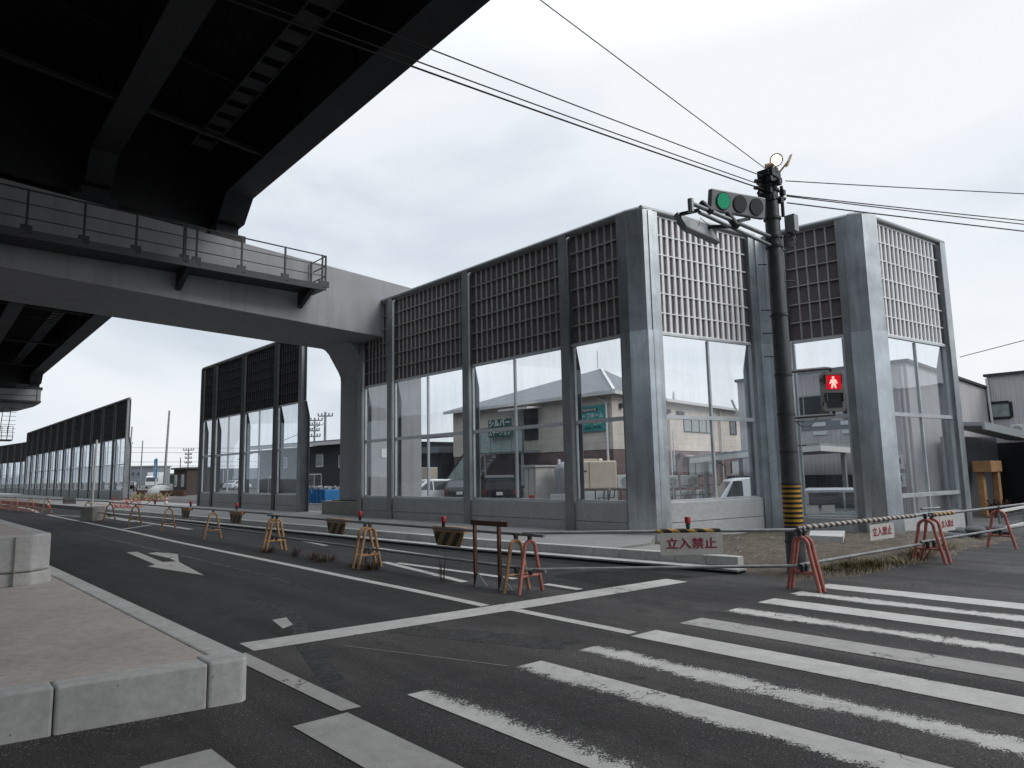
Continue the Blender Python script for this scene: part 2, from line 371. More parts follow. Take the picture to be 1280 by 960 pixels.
M['dgreen'] = m_basic('dark_green_board', (.012,.07,.06), .5, 0, .1, 3)
M['letter'] = m_basic('white_letters', (.7,.7,.68), .5, 0, .05, 5)
M['dletter'] = m_basic('dark_letters', (.012,.05,.05), .5, 0, .05, 5)
M['rib_grey'] = m_ribbed('ribbed_grey_cladding', (.50,.465,.475), .22, (0,1,0))
M['rib_side'] = m_ribbed('ribbed_side_cladding', (.50,.48,.485), .22, (1,0,0))
M['rib_mid'] = m_ribbed('ribbed_mid_cladding', (.16,.165,.18), .2, (1,0,0))
M['rib_dark'] = m_ribbed('ribbed_dark_cladding', (.05,.053,.06), .2, (0,1,0))
M['pale_wall'] = m_basic('pale_grey_render', (.40,.41,.43), .7, 0, .06, .5, .3, world=True, streak=True)
M['navy'] = m_ribbed('navy_cladding', (.022,.026,.036), .3, (0,1,0), .3)
M['blue_bin'] = m_basic('blue_container', (.02,.14,.34), .5, 0, .12, 2)
M['wood'] = m_basic('orange_timber', (.33,.185,.09), .6, 0, .2, 3, .3, streak=True)
M['cream'] = m_basic('cream_unit', (.56,.48,.385), .5, 0, .06, 2)
M['shed'] = m_basic('pale_shed_panel', (.42,.40,.37), .5, 0, .06, 1.5)
M['acw'] = m_basic('white_appliance', (.58,.58,.56), .5, 0, .06, 4)
M['frp'] = m_basic('grey_tank', (.22,.225,.235), .35, 0, .1, 3)
M['carblack'] = m_basic('black_car_paint', (.006,.0065,.009), .25, .0, .1, 2, .35)
M['carwhite'] = m_basic('white_car_paint', (.62,.63,.65), .2, .0, .05, 2, .6)
M['carsilver'] = m_basic('silver_car_paint', (.40,.42,.44), .25, .3, .05, 2, .6)
M['chrome'] = m_basic('bright_metal', (.6,.6,.6), .25, .8, .05, 5)
M['taillamp'] = m_basic('red_lamp_lens', (.10,.008,.008), .2, 0, .2, 10)
M['headlamp'] = m_basic('clear_lamp_lens', (.55,.57,.6), .15, 0, .15, 20, .6)
M['tyre'] = m_basic('tyre_rubber', (.015,.015,.016), .8, 0, .2, 10)
M['dry'] = m_basic('dry_weed', (.075,.045,.030), .9, 0, .35, 20, .2)
M['straw'] = m_basic('straw', (.26,.21,.12), .9, 0, .3, 20, .2)
M['grass'] = m_basic('green_grass', (.10,.085,.035), .9, 0, .4, 9, .2)
M['bag'] = m_basic('grey_sandbag', (.10,.105,.11), .9, 0, .25, 5, .2, bump=.6, bscale=12)
M['hill'] = m_basic('far_trees', (.045,.06,.05), .95, 0, .3, .15, .1, world=True)
M['far_grey'] = m_basic('far_building_grey', (.20,.215,.235), .7, 0, .08, .1, .2, world=True)
M['plastic_sheet'] = m_basic('dusty_clear_sheet', (.32,.32,.31), .3, 0, .2, 2, .5)
M['brownbrick'] = m_basic('brown_hut', (.06,.045,.042), .8, 0, .2, 3)
M['bluesign'] = m_basic('blue_banner', (.03,.25,.46), .5, 0, .1, 2)

# ------------------------------------------------------------------ ground, road, pavements
b = MB(); b.sheet([(-900,-400),(1500,-400),(1500,1500),(-900,1500)], -.62); build('ground', b, M['earth'], kind='structure')
b = MB(); b.sheet([(20.4,4.0),(130,4.0),(130,330),(20.4,330)], -.600); build('parking_lot', b, M['lot'], kind='structure')
b = MB(); b.plan([(-60,-70),(120,-70),(120,4.9),(20.4,4.9),(20.4,330),(-60,330)], -.61, 0.); road = build('road', b, M['asphalt'], kind='structure')
b = MB(); b.plan([(20.4,62),(130,62),(130,330),(20.4,330)], -.61, -.02); build('yard', b, M['lot'], kind='structure')
def mark(name, pts, mat, z=.0052):
    m = MB(); m.sheet(pts, z); return build(name, m, M[mat], road)
mark('lane_surface', [(2.2,7.35),(9.4,6.75),(10.75,6.4),(10.35,12.6),(10.2,17.7),(9.6,32),(9.6,200),(-8,200),(-8,7.6)], 'asphalt_dark', .0018)
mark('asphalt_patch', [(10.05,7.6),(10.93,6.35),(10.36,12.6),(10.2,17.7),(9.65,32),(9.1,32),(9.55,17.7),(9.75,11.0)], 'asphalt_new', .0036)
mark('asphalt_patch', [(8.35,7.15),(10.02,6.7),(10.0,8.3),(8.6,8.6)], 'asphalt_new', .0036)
mark('asphalt_patch', [(6.1,7.3),(7.7,7.05),(7.5,9.3),(6.4,9.4)], 'asphalt', .0036)
def strip(name, ln, w, mat, z=.0066):
    m = MB(); L = []; R_ = []
    for i, p in enumerate(ln):
        p = V((*p, 0)); a = V((*ln[max(i-1, 0)], 0)); c = V((*ln[min(i+1, len(ln)-1)], 0)); d = (c-a).normalized(); n = V((-d.y, d.x, 0))*w/2
        L.append((p+n)[:2]); R_.append((p-n)[:2])
    for i in range(len(ln)-1): m.sheet([L[i], R_[i], R_[i+1], L[i+1]], z)
    return build(name, m, M[mat], road)
def curve(pts, n=8):
    out = []
    for i in range(len(pts)-1):
        p0 = pts[max(i-1,0)]; p1 = pts[i]; p2 = pts[i+1]; p3 = pts[min(i+2, len(pts)-1)]
        for k in range(n):
            t = k/n
            out.append(tuple(.5*(2*p1[j] + (p2[j]-p0[j])*t + (2*p0[j]-5*p1[j]+4*p2[j]-p3[j])*t*t + (3*p1[j]-p0[j]-3*p2[j]+p3[j])*t**3) for j in range(len(p1))))
    out.append(tuple(pts[-1])); return out
# crosswalk: eleven bars along the lane, 0.45 m wide
wears = ['paint_grey','paint_grey','paint_vworn','paint_worn','paint_both','paint','paint_grey','paint_both','paint','paint_both','paint']
xs = [1.32,2.30,3.24,4.30,5.14,6.05,6.93,7.81,8.65,9.45,10.27]
for i, x in enumerate(xs):
    y1 = 4.90 - .012*(x-1.3)
    if i == 2: mark('crosswalk_stripe', [(x,.75),(x+.44,.75),(x+.40,4.88),(x+.03,4.92)], 'paint_vworn')
    else: mark('crosswalk_stripe', [(x,.75),(x+.44,.75),(x+.42,y1),(x,y1+.02)], wears[i])
mark('stop_line', [(2.97,7.25),(8.0,6.62),(9.5,6.47),(9.55,6.90),(6.2,7.27),(2.99,7.69)], 'paint_y')
mark('guide_line', [(2.70,7.22),(2.88,7.24),(2.86,4.93),(2.70,4.95)], 'paint_grey', .0058)
mark('lane_line', [(6.12,6.85),(6.27,6.83),(6.25,4.93),(6.10,4.93)], 'paint_y', .0058)
strip('lane_line', curve([(6.11,7.33),(6.17,9.0),(6.20,11),(6.28,14.5),(6.40,21.1),(6.61,27.3),(6.78,36),(6.95,45.0)]), .15, 'paint_y')
strip('lane_line', [(6.95,45.0),(8.3,38.0),(8.2,33.0)], .15, 'paint_y', .0076)
strip('lane_line', [(6.66,28.4),(8.17,30.2)], .2, 'paint_y', .0076)
strip('lane_line', [(8.9,46.7),(8.45,35),(8.3,26)], .2, 'paint_y', .0076)
strip('lane_line', [(7.9,72),(7.6,55),(7.1,49)], .2, 'paint_y', .0076)
strip('hatch_line', [(7.75,12.5),(7.2,9.15)], .14, 'paint_y', .0076)
strip('hatch_line', [(9.1,15.1),(9.0,12.3)], .14, 'paint_y', .0076)
strip('hatch_line', [(7.84,12.15),(7.96,8.76)], .14, 'paint_y', .0076)
strip('hatch_line', [(7.9,8.0),(7.88,7.25)], .14, 'paint_y', .0076)
strip('hatch_line', [(8.9,19.0),(8.6,16.6)], .14, 'paint_grey', .0076)
strip('tar_seal', curve([(4.25,10.6),(4.2,9.6),(3.92,8.35),(3.45,7.05),(2.95,5.4)]), .2, 'tar', .0044)
strip('tar_seal', curve([(5.4,30),(5.35,20),(5.3,13),(5.0,9.4)]), .10, 'tar', .0046)
mark('lane_line', [(3.62,8.02),(3.80,8.14),(3.93,8.62),(3.74,8.60)], 'paint_grey', .0086)
# left-and-ahead arrow in the lane
mark('lane_arrow', [(4.66,19.3),(4.88,19.2),(4.66,16.35),(4.92,16.2),(4.55,13.45),(4.22,15.8),(4.42,16.0)], 'paint_grey', .0076)
mark('lane_arrow', [(4.95,18.6),(5.16,18.6),(5.38,17.75),(4.86,15.9),(4.98,17.0)], 'paint_grey', .0082)
strip('chalk_line', [(3.72,6.75),(4.02,5.95),(4.38,4.95)], .012, 'conc_pier')
mark('asphalt_patch', [(4.35,7.0),(4.85,6.95),(5.6,5.1),(5.1,5.0)], 'tar', .0030)
# dirt shoulder round the pole
b = MB(); nx, ny = 60, 44
poly = [(11.1,6.45),(10.4,5.15),(11.9,4.62),(13.9,4.52),(16.3,4.42),(20.3,4.3),(20.4,5.8),(20.4,13.0),(13.1,13.0),(13.1,9.3),(11.3,8.9)]
def inside(x, y):
    c = False; j = len(poly)-1
    for i in range(len(poly)):
        (xi, yi), (xj, yj) = poly[i], poly[j]
        if (yi > y) != (yj > y) and x < (xj-xi)*(y-yi)/(yj-yi)+xi: c = not c
        j = i
    return c
def edist(x, y):
    d = 9
    for i in range(len(poly)):
        a = V((*poly[i],0)); e = V((*poly[(i+1) % len(poly)],0)) - a; p = V((x,y,0)) - a
        t = max(0, min(1, p.dot(e)/e.length_squared)); d = min(d, (p - e*t).length)
    return d
from mathutils import noise as mn
gv = {}; vs = []; fs = []
for i in range(nx+1):
    for j in range(ny+1):
        x = 10.3 + 10.2*i/nx; y = 4.2 + 8.9*j/ny
        h = -.012 + (min(.10, .12*edist(x,y)) + .05*mn.noise(V((x*1.3,y*1.3,0))) + .02*mn.noise(V((x*5,y*5,3))) if inside(x,y) else -.05)
        gv[i,j] = len(vs); vs.append((x,y,h))
for i in range(nx):
    for j in range(ny): fs.append((gv[i,j],gv[i+1,j],gv[i+1,j+1],gv[i,j+1]))
b.s = True; b.add(vs, fs); build('dirt_shoulder', b, M['dirt'], kind='structure')
# gravel and clods lying on the dirt
b = MB()
for k in range(1100):
    x = random.uniform(10.6,20); y = random.uniform(4.4,9.6)
    if not inside(x,y): continue
    r = random.uniform(.008,.03)*(1.6 if random.random() < .06 else 1); h = min(.10,.12*edist(x,y))-.012+.05*mn.noise(V((x*1.3,y*1.3,0)))
    pts = [(x+r*math.cos(a)*random.uniform(.7,1.2), y+r*math.sin(a)*random.uniform(.7,1.2), h-.01) for a in (0,1.26,2.5,3.8,5.0)]
    b.add(pts + [(x,y,h+r*.9)], [(0,1,5),(1,2,5),(2,3,5),(3,4,5),(4,0,5)])
build('gravel', b, M['conc_pier'], kind='stuff')['label'] = 'loose gravel and clods on the dirt shoulder'
# sidewalk slab and its kerb stones
def kx(y): return 10.36 + (12.6-y)*.103 if y < 12.6 else 10.36 - (y-12.6)*.032
b = MB(); ys = [9.2,12.6,18,24,32,44,60,90,150]
b.plan([(kx(y)+.2, y) for y in ys] + [(14.8,150),(14.8,26),(13.75,24),(13.75,10.2),(12.2,9.2)], -.02, .22); build('sidewalk', b, M['walk'], kind='structure')
b = MB(); b.plan([(11.2,6.7),(11.45,6.6),(12.3,9.1),(kx(9.1)+.2,9.1)], -.02, .19); build('sidewalk', b, M['walk'], kind='structure')
kr = thing('kerb', (10.9,6.5,0), 'row of pale concrete kerb stones along the closed lane before the glazed wall', 'kerb')
y = 6.45
for k in range(62):
    y2 = y + .6; g = .006; b = MB()
    b.plan([(kx(y+g),y+g),(kx(y+g)+.19,y+g),(kx(y2-g)+.19,y2-g),(kx(y2-g),y2-g)], -.02, .245); build('kerb_stone', b, M['kerb'], kr, .012); y = y2
b = MB()
for a, c in ((6.3,12.6),(12.6,43.6)): b.plan([(kx(a)-.32,a),(kx(a)-.003,a),(kx(c)-.003,c),(kx(c)-.32,c)], .045, .075)
build('gutter', b, M['kerb'], kr)
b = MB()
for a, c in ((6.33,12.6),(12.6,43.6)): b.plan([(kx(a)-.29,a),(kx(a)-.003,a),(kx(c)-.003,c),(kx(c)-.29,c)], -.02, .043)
build('gutter_dark_face', b, M['black'], kr)  # recessed face blackened for shadow and asphalt residue below the gutter
# traffic island with its raised pier base, left foreground
def isl_front(x): return 5.71 - .19*(x-2.31)
isl = None
b = MB(); b.plan([(-9,isl_front(-9)+.21),(2.10,isl_front(2.10)+.21),(2.10,60),(-9,60)], -.02, .318); isl = build('traffic_island', b, M['kerb_top'], kind='structure')
x = 2.31; first = True
while x > -8:
    L = .30 if first else .98; x0 = x - L; b = MB(); g = .005
    p = [(x0+g,isl_front(x0+g)),(x-g,isl_front(x-g)),(x-g,isl_front(x-g)+.205),(x0+g,isl_front(x0+g)+.205)]
    if first: p = [(x0+g,isl_front(x0)),(x-.05,isl_front(x-.05)),(x,isl_front(x)+.06),(x+.02,isl_front(x)+.26),(x0+g,isl_front(x0)+.32)]
    b.plan(p, -.02, .33 if not first else .334); build('kerb_stone', b, M['kerb'], isl, .02); x = x0; first = False
y = 5.98
for k in range(56):
    b = MB(); g = .004; b.plan([(2.105,y+g),(2.33,y+g),(2.33,y+.98-g),(2.105,y+.98-g)], -.02, .33); build('kerb_stone', b, M['kerb'], isl, .02); y += .98
b = MB(); b.plan([(-9,12.35+.19*9),(1.70,12.03),(1.98,12.2),(2.0,58),(-9,58)], .3, .50); b.plan([(-9,12.33+.19*9),(1.70,12.0),(1.95,12.2),(1.97,58),(-9,58)], .506, 1.02)
build('raised_base', b, M['kerb'], isl, .03)
b = MB(); b.box(1.50,1.508,11.99,12.06,.3,1.0); b.plan([(-9,14.2),(1.72,12.16),(1.72,57.9),(-9,57.9)], 1.02, 1.024); build('joint', b, M['kerb_top'], isl)

# ------------------------------------------------------------------ viaduct overhead
SK = .0285
def gx(c, y): return c + SK*y
via = thing('viaduct', (0,0,0), 'dark elevated viaduct of steel girders filling the top left of the picture', 'viaduct')
spans = [(-50,21.3),(24.7,66.6),(69.4,113),(116,160)]
cents = [6.98, 3.25, -.5, -4.25, -8.0]
for (ya, yb) in spans:
    b = MB(); b.prism([(gx(-11,ya),ya,12.4),(gx(8.6,ya),ya,12.4),(gx(8.6,yb+1.5),yb+3.5,12.4),(gx(-11,yb+1.5),yb+3.5,12.4)], (0,0,.28))
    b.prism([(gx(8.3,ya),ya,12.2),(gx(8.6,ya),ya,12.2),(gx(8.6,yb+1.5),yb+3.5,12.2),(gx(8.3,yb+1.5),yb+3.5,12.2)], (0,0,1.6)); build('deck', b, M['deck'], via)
    for gi, c in enumerate(cents):
        off = .172*(c - 7)                                    # the pier cap is skew to the road
        y0 = ya + (off if ya > 0 else 0); y1 = yb + off; w = .82 if gi == 0 else .64
        b = MB()
        def seg(xc0, y0_, z0a, y1_, z0b, hw, th):
            b.hexa([(gx(xc0-hw,y0_),y0_,z0a),(gx(xc0+hw,y0_),y0_,z0a),(gx(xc0+hw,y1_),y1_,z0b),(gx(xc0-hw,y1_),y1_,z0b),
                    (gx(xc0-hw,y0_),y0_,z0a+th),(gx(xc0+hw,y0_),y0_,z0a+th),(gx(xc0+hw,y1_),y1_,z0b+th),(gx(xc0-hw,y1_),y1_,z0b+th)])
        seg(c, y0+.9, 10.25, y1-.9, 10.25, w/2, .05)
        seg(c, y1-.9, 10.25, y1-.2, 9.62, w/2, .05); seg(c, y1-.2, 9.62, y1+.9, 9.62, w/2, .05)
        seg(c, y0+.9, 10.25, y0+.2, 9.62, w/2, .05) if ya > 0 else None
        seg(c, y0-.6, 9.62, y0+.2, 9.62, w/2, .05) if ya > 0 else None
        b.hexa([(gx(c-.02,y0-.6),y0-.6,9.66),(gx(c+.02,y0-.6),y0-.6,9.66),(gx(c+.02,y1+.9),y1+.9,9.66),(gx(c-.02,y1+.9),y1+.9,9.66),
                (gx(c-.02,y0-.6),y0-.6,12.4),(gx(c+.02,y0-.6),y0-.6,12.4),(gx(c+.02,y1+.9),y1+.9,12.4),(gx(c-.02,y1+.9),y1+.9,12.4)]) if False else \
        b.hexa([(gx(c-.02,y0+.5),y0+.5,10.3),(gx(c+.02,y0+.5),y0+.5,10.3),(gx(c+.02,y1-.5),y1-.5,10.3),(gx(c-.02,y1-.5),y1-.5,10.3),
                (gx(c-.02,y0+.5),y0+.5,12.4),(gx(c+.02,y0+.5),y0+.5,12.4),(gx(c+.02,y1-.5),y1-.5,12.4),(gx(c-.02,y1-.5),y1-.5,12.4)])
        b.hexa([(gx(c-.25,y1-.5),y1-.5,9.95),(gx(c+.25,y1-.5),y1-.5,9.95),(gx(c+.25,y1+.9),y1+.9,9.66),(gx(c-.25,y1+.9),y1+.9,9.66),
                (gx(c-.25,y1-.5),y1-.5,12.4),(gx(c+.25,y1-.5),y1-.5,12.4),(gx(c+.25,y1+.9),y1+.9,12.4),(gx(c-.25,y1+.9),y1+.9,12.4)])
        b.box(gx(c,y1)-.34, gx(c,y1)+.34, y1+.12, y1+.75, 9.3, 9.62)
        b.box(gx(c,y1)-.55, gx(c,y1)+.55, y1-.0+.05, y1+.95, 9.1, 9.34)
        k = 0; yy = y0 + 3
        while yy < y1 - 1:                                     # web stiffeners
            b.box(gx(c,yy)-.14, gx(c,yy)+.14, yy, yy+.02, 10.3, 12.4); yy += 3
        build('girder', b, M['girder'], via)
    yy = ya + 5.5 if ya > 0 else -45.6
    while yy < yb - 2:
        b = MB()
        for c0, c1 in zip(cents[1:], cents[:-1]):
            p = V((gx(c0,yy)+.05, yy+.172*(c0-7)+.9, 10.42)); q = V((gx(c1,yy)-.05, yy+.172*(c1-7)+.9, 10.42))
            b.bar(p, q, .12, .10); b.bar(p+V((0,0,1.7)), q+V((0,0,1.7)), .1, .1)
        build('cross_frame', b, M['girder'], via); yy += 10.4
    b = MB()
    b.bar((gx(5.2,ya+2),ya+2,10.9),(gx(5.2,yb-2),yb-2,10.9), .04,.12); b.bar((gx(5.7,ya+2),ya+2,10.9),(gx(5.7,yb-2),yb-2,10.9), .04,.12)
    yy = ya + 2
    while yy < yb - 2: b.box(gx(5.2,yy), gx(5.7,yy), yy, yy+.45, 10.86, 10.89); yy += .75
    build('cable_tray', b, M['girder'], via)
# portal pier nearest the camera
def fy(x): return 20.2 + .175*(x-1.87)
pier = thing('portal_pier', (15.4,25.2,0), 'grey steel portal pier whose long cross beam carries a railed walkway', 'bridge pier')
b = MB(); b.plan([(-15,fy(-15)),(17.4,fy(17.4)),(17.4,fy(17.4)+3.7),(-15,fy(-15)+3.7)], 6.9, 9.1); build('cross_beam', b, M['steel_beam'], pier, .02)
b = MB(); prof = [(13.0,6.9),(13.2,6.85),(13.38,6.7),(13.88,6.0),(13.98,5.8),(14.0,5.6),(14.0,.6),(16.95,.6),(16.95,6.9)]
y0 = fy(14)+1.55
b.prism([(x, y0+.175*(x-14), z) for x, z in prof], (0,2.1,0)); build('column', b, M['steel_beam'], pier, .02)
b = MB(); b.prism([(-11.5, fy(-11.5)+.4, 6.9),(-14.5,fy(-14.5)+.4,6.9),(-14.5,fy(-14.5)+.4,0),(-11.5,fy(-11.5)+.4,0)], (0,3,0)); build('column', b, M['steel_beam'], pier)
b = MB(); b.plan([(13.72,24.02),(17.4,24.6),(17.4,27.5),(13.72,26.95)], 0, .76); build('plinth', b, M['conc_pier'], pier, .03)
b = MB(); b.plan([(13.9,24.1),(17.1,24.7),(17.1,26.9),(13.9,26.4)], .765, .80); build('base_plate', b, M['darksteel'], pier)
b = MB(); b.prism([(14.75,fy(14.75)+1.53,2.45),(15.05,fy(15.05)+1.53,2.45),(15.05,fy(15.05)+1.53,2.8),(14.75,fy(14.75)+1.53,2.8)], (0,-.01,0)); build('notice', b, M['white'], pier)
wk = MB()
def cw(x, off, dz=0): return V((x, fy(x)-off, 7.45+.049*(x-1.7)+dz))
wk.prism([cw(-12,.05),cw(10.6,.05),cw(10.6,1.0),cw(-12,1.0)], (0,0,.10)); wk.bar(cw(-12,1.0,.07),cw(10.6,1.0,.07),.05,.2)
for x in (-4.0,1.4,6.0,10.05):
    wk.prism([cw(x,.0,-.5),cw(x,1.0,-.02),cw(x,.0,-.02)], (.14,0,0)); 
walk = build('walkway', wk, M['darksteel'], pier)
rl = MB()
for x in (-11,-9,-7,-5,-3,-1,.9,2.19,3.4,4.63,5.9,6.24,7.6,9.06,10.45,10.58): rl.bar(cw(x,1.0,.1),cw(x,1.0,1.16), .075 if x == 5.9 else .05); rl.box(x-.12,x+.12,fy(x)-1.03,fy(x)-.97,cw(x,0).z+.08,cw(x,0).z+.28)
for dz in (.45,.8,1.14): rl.tube([cw(-12,1.0,dz),cw(10.58,1.0,dz)], .022 if dz > 1 else .014, 6); rl.tube([cw(10.58,1.0,dz),cw(10.58,.1,dz)], .02, 6)
rl.bar(cw(10.5,.1,.1),cw(10.5,.1,1.16),.05)
build('railing', rl, M['darksteel'], walk)
# the next pier down the road
p2 = thing('viaduct_pier', (6,68,0), 'distant grey hammerhead pier with ladder and platform under the far viaduct span', 'bridge pier')
b = MB(); b.prism([(-14,66.4,7.9),(4,66.4,7.0),(8.2,66.4,7.6),(9.3,66.4,8.0),(9.3,66.4,9.1),(-14,66.4,9.1)], (0,3.2,0)); build('cross_beam', b, M['steel_beam'], p2, .03)
b = MB(); b.prism([(3.2,66.7,0),(6.0,66.7,0),(6.1,66.7,4.8),(6.7,66.7,7.2),(2.0,66.7,7.2),(3.1,66.7,4.8)], (0,2.6,0)); build('column', b, M['steel_beam'], p2, .05)
b = MB()
b.prism([(6.1,66.2,5.0),(7.6,66.2,5.0),(7.6,67.6,5.0),(6.1,67.6,5.0)], (0,0,.1))
for x in (6.2,6.55,6.9,7.25,7.6):
    b.bar((x,66.2,5.0),(x,66.2,6.1),.04)
for z in (5.4,5.75,6.1): b.bar((6.2,66.2,z),(7.6,66.2,z),.035)
build('platform', b, M['darksteel'], p2)
b = MB(); b.bar((6.75,66.3,5),(6.9,66.3,7.6),.05); b.bar((7.25,66.3,5),(7.4,66.3,7.6),.05)
for k in range(8): b.bar((6.8+.018*k,66.3,5.3+.32*k),(7.75,66.3,5.3+.32*k),.03)
build('ladder', b, M['darksteel'], p2)
b = MB(); b.prism([cwp for cwp in [(-12,65.4,8.0),(9.2,65.4,8.0),(9.2,66.35,8.0),(-12,66.35,8.0)]], (0,0,.12))
for x in (2,4,6,8.9): b.bar((x,65.45,8.1),(x,65.45,9.1),.06)
for z in (8.5,9.1): b.bar((-12,65.45,z),(9.0,65.45,z),.05)
build('walkway', b, M['darksteel'], p2)

# ------------------------------------------------------------------ noise barriers
def barrier(label, p, q, nrm, posts, zc=.98, zs=.47, rails=(3.04,), ends=(0,0), far=False, mid=True, plm='plinth', seg=None):
    p = V((*p,0)); q = V((*q,0)); L = (q-p).length; d = (q-p)/L; n = V((*nrm,0)); n = (n - d*n.dot(d)).normalized()
    root = thing('noise_barrier', p, label, 'noise barrier')
    def at(s, t, z): return p + d*s + n*t + V((0,0,z))
    def bx(m, s0, s1, t0, t1, z0, z1):
        m.hexa([at(s0,t0,z0),at(s1,t0,z0),at(s1,t1,z0),at(s0,t1,z0),at(s0,t0,z1),at(s1,t0,z1),at(s1,t1,z1),at(s0,t1,z1)])
    for s in posts:
        m = MB(); w = .155
        bx(m, s-w, s+w, -.02, 0, -.1, 8.22); bx(m, s-.02, s+.02, -.24, -.022, 5.15, 8.22)
        m.prism([at(s-.02,-.022,-.1),at(s-.02,-.42,-.1),at(s-.02,-.42,4.45),at(s-.02,-.26,5.15),at(s-.02,-.022,5.15)], d*.04)
        m.prism([at(s-w,-.422,-.1),at(s-w,-.445,-.1),at(s-w,-.445,4.45),at(s-w,-.285,5.17),at(s-w,-.262,5.17),at(s-w,-.422,4.45)], d*2*w)
        bx(m, s-w, s+w, -.26, -.242, 5.18, 8.22)
        build('post', m, M['galv_dull_shade' if (far and s == posts[-1]) else 'post_far' if far else 'galv_dull_shade' if abs(nrm[0]) > .5 else 'galv'], root)  # post colour carries the shade by facing; far end posts paler as if lit
    m = MB(); m.tube([at(ends[0],-.12,8.27),at(L-ends[1],-.12,8.27)], .085, 10); build('cap_rail', m, M['cap'], root)
    for s0, s1 in zip(posts[:-1], posts[1:]):
        a, c = s0+.175, s1-.175; W = c-a
        m = MB(); bx(m, a, c, -.20, -.165, 5.14, 8.18)          # absorbing sheet
        m.m = 1
        N = max(3, round(W/(.25 if abs(nrm[0]) > .5 else .222))); 
        for k in range(N+1):
            s = a + W*k/N; h = .038 if abs(nrm[0]) < .5 else .014
            if 0 < k < N:
                m.prism([at(s-h-.014,-.163,5.17),at(s-h,-.125,5.17),at(s+h,-.125,5.17),at(s+h+.014,-.163,5.17)], (0,0,3.0))
        NR = 6
        for k in range(NR+1):
            z = 5.15 + 3.03*k/NR; hh = .03 if k in (0, NR) else .014
            bx(m, a, c, -.163, -.118, z-hh, z+hh)
        build('louvre_panel', m, [M['absorber_far'] if far else M['absorber'], M['fin'] if (abs(nrm[0]) < .5) else M['fin_far'] if far else M['fin_shade']], root)  # lit and shaded fin colours chosen by which way the wall faces
        if zs is not None:
            m = MB(); bx(m, a-.05, c+.05, -.24, -.06, -.1, zs-.006); build('plinth_panel', m, M[plm], root, .01)
            m = MB(); bx(m, a-.05, c+.05, -.24, -.06, zs+.006, zc-.03); build('plinth_panel', m, M[plm], root, .01)
        else:
            m = MB(); bx(m, a-.05, c+.05, -.24, -.06, -.3, zc-.03); build('plinth_panel', m, M[plm], root, .01)
        lv = [zc] + list(rails) + [5.12]; cols = [a, (a+c)/2, c] if (mid and W > 2.4) else [a, c]
        fr = MB()
        for z in lv: 
            hh = .05 if z in rails else .03
            bx(fr, a, c, -.19, -.10, z-hh, z+hh)
        for z0, z1 in zip(lv[:-1], lv[1:]):
            for ci, s in enumerate(cols):
                hw = .028 if 0 < ci < len(cols)-1 else .03; ss = s + (hw if ci == 0 else -hw if ci == len(cols)-1 else 0)
                bx(fr, ss-hw, ss+hw, -.185, -.105, z0+.052, z1-.052)
        build('window_frame', fr, M['alu'], root)
        for z0, z1 in zip(lv[:-1], lv[1:]):
            for c0, c1 in zip(cols[:-1], cols[1:]):
                g = MB(); bx(g, c0+.03, c1-.03, -.15, -.14, z0+.03, z1-.03); build('glass_pane', g, M['glass_d' if far else 'glass'], root)
    return root, at, bx
A, at, bx = barrier('long glazed noise barrier facing the closed lane, from the pier column to the first corner', (13.6,23.85), (13.6,10.62), (-1,0), [.15,2.25,6.70,11.05,13.12], ends=(-.1,.0))
B, _, _ = barrier('bright glazed noise barrier panel between the first corner post and the signal pole', (13.72,10.08), (18.05,9.36), (-.16,-1), [.3,4.1], ends=(0,.05))
Cb, _, _ = barrier('short glazed noise barrier panel just right of the signal pole, facing left', (18.15,9.0), (18.42,7.05), (-1,-.13), [.12,1.80], zc=.45, zs=None, ends=(-.1,0), mid=False)
Db, _, _ = barrier('last glazed noise barrier panel at the right, with a low third row of panes', (18.62,6.66), (22.92,6.08), (-.13,-1), [.28,4.2], zc=.45, zs=None, rails=(.96,3.06), ends=(0,-.1))
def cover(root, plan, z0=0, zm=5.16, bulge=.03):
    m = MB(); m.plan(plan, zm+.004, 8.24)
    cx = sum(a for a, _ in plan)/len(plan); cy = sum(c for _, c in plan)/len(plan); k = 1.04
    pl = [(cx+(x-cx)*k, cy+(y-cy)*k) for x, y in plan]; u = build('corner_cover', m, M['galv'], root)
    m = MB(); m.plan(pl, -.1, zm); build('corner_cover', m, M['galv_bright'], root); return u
cover(A, [(13.57,10.80),(13.58,10.56),(13.735,10.13),(13.99,10.03),(14.12,10.6),(13.9,10.82)])
m = MB(); m.tube([(13.72,10.62,8.27),(13.78,10.3,8.27),(13.95,10.17,8.27)], .085, 10); build('cap_rail', m, M['cap'], A)
cover(Db, [(18.35,7.16),(18.36,7.02),(18.475,6.70),(18.90,6.50),(19.0,6.9),(18.7,7.22)])
m = MB(); m.tube([(18.5,7.05,8.27),(18.6,6.78,8.27),(18.8,6.76,8.27)], .085, 10); build('cap_rail', m, M['cap'], Db)
cover(B, [(17.85,9.36),(18.1,9.28),(18.12,8.82),(18.4,8.8),(18.4,9.8),(17.85,9.8)])
E2, at, bx = barrier('second glazed noise barrier with shade-darkened louvres, standing beyond the pier column', (13.9,42.75), (13.9,29.4), (-1,0), [.15,2.2,6.4,10.5,13.2], far=True)
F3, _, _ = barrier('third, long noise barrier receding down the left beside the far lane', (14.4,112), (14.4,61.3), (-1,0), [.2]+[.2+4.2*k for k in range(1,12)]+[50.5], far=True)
G4, _, _ = barrier('farthest noise barrier crossing the left edge under the far pier', (14.2,168), (17.8,136), (-1,0), [.2]+[.2+4.0*k for k in range(1,8)]+[32], far=True)
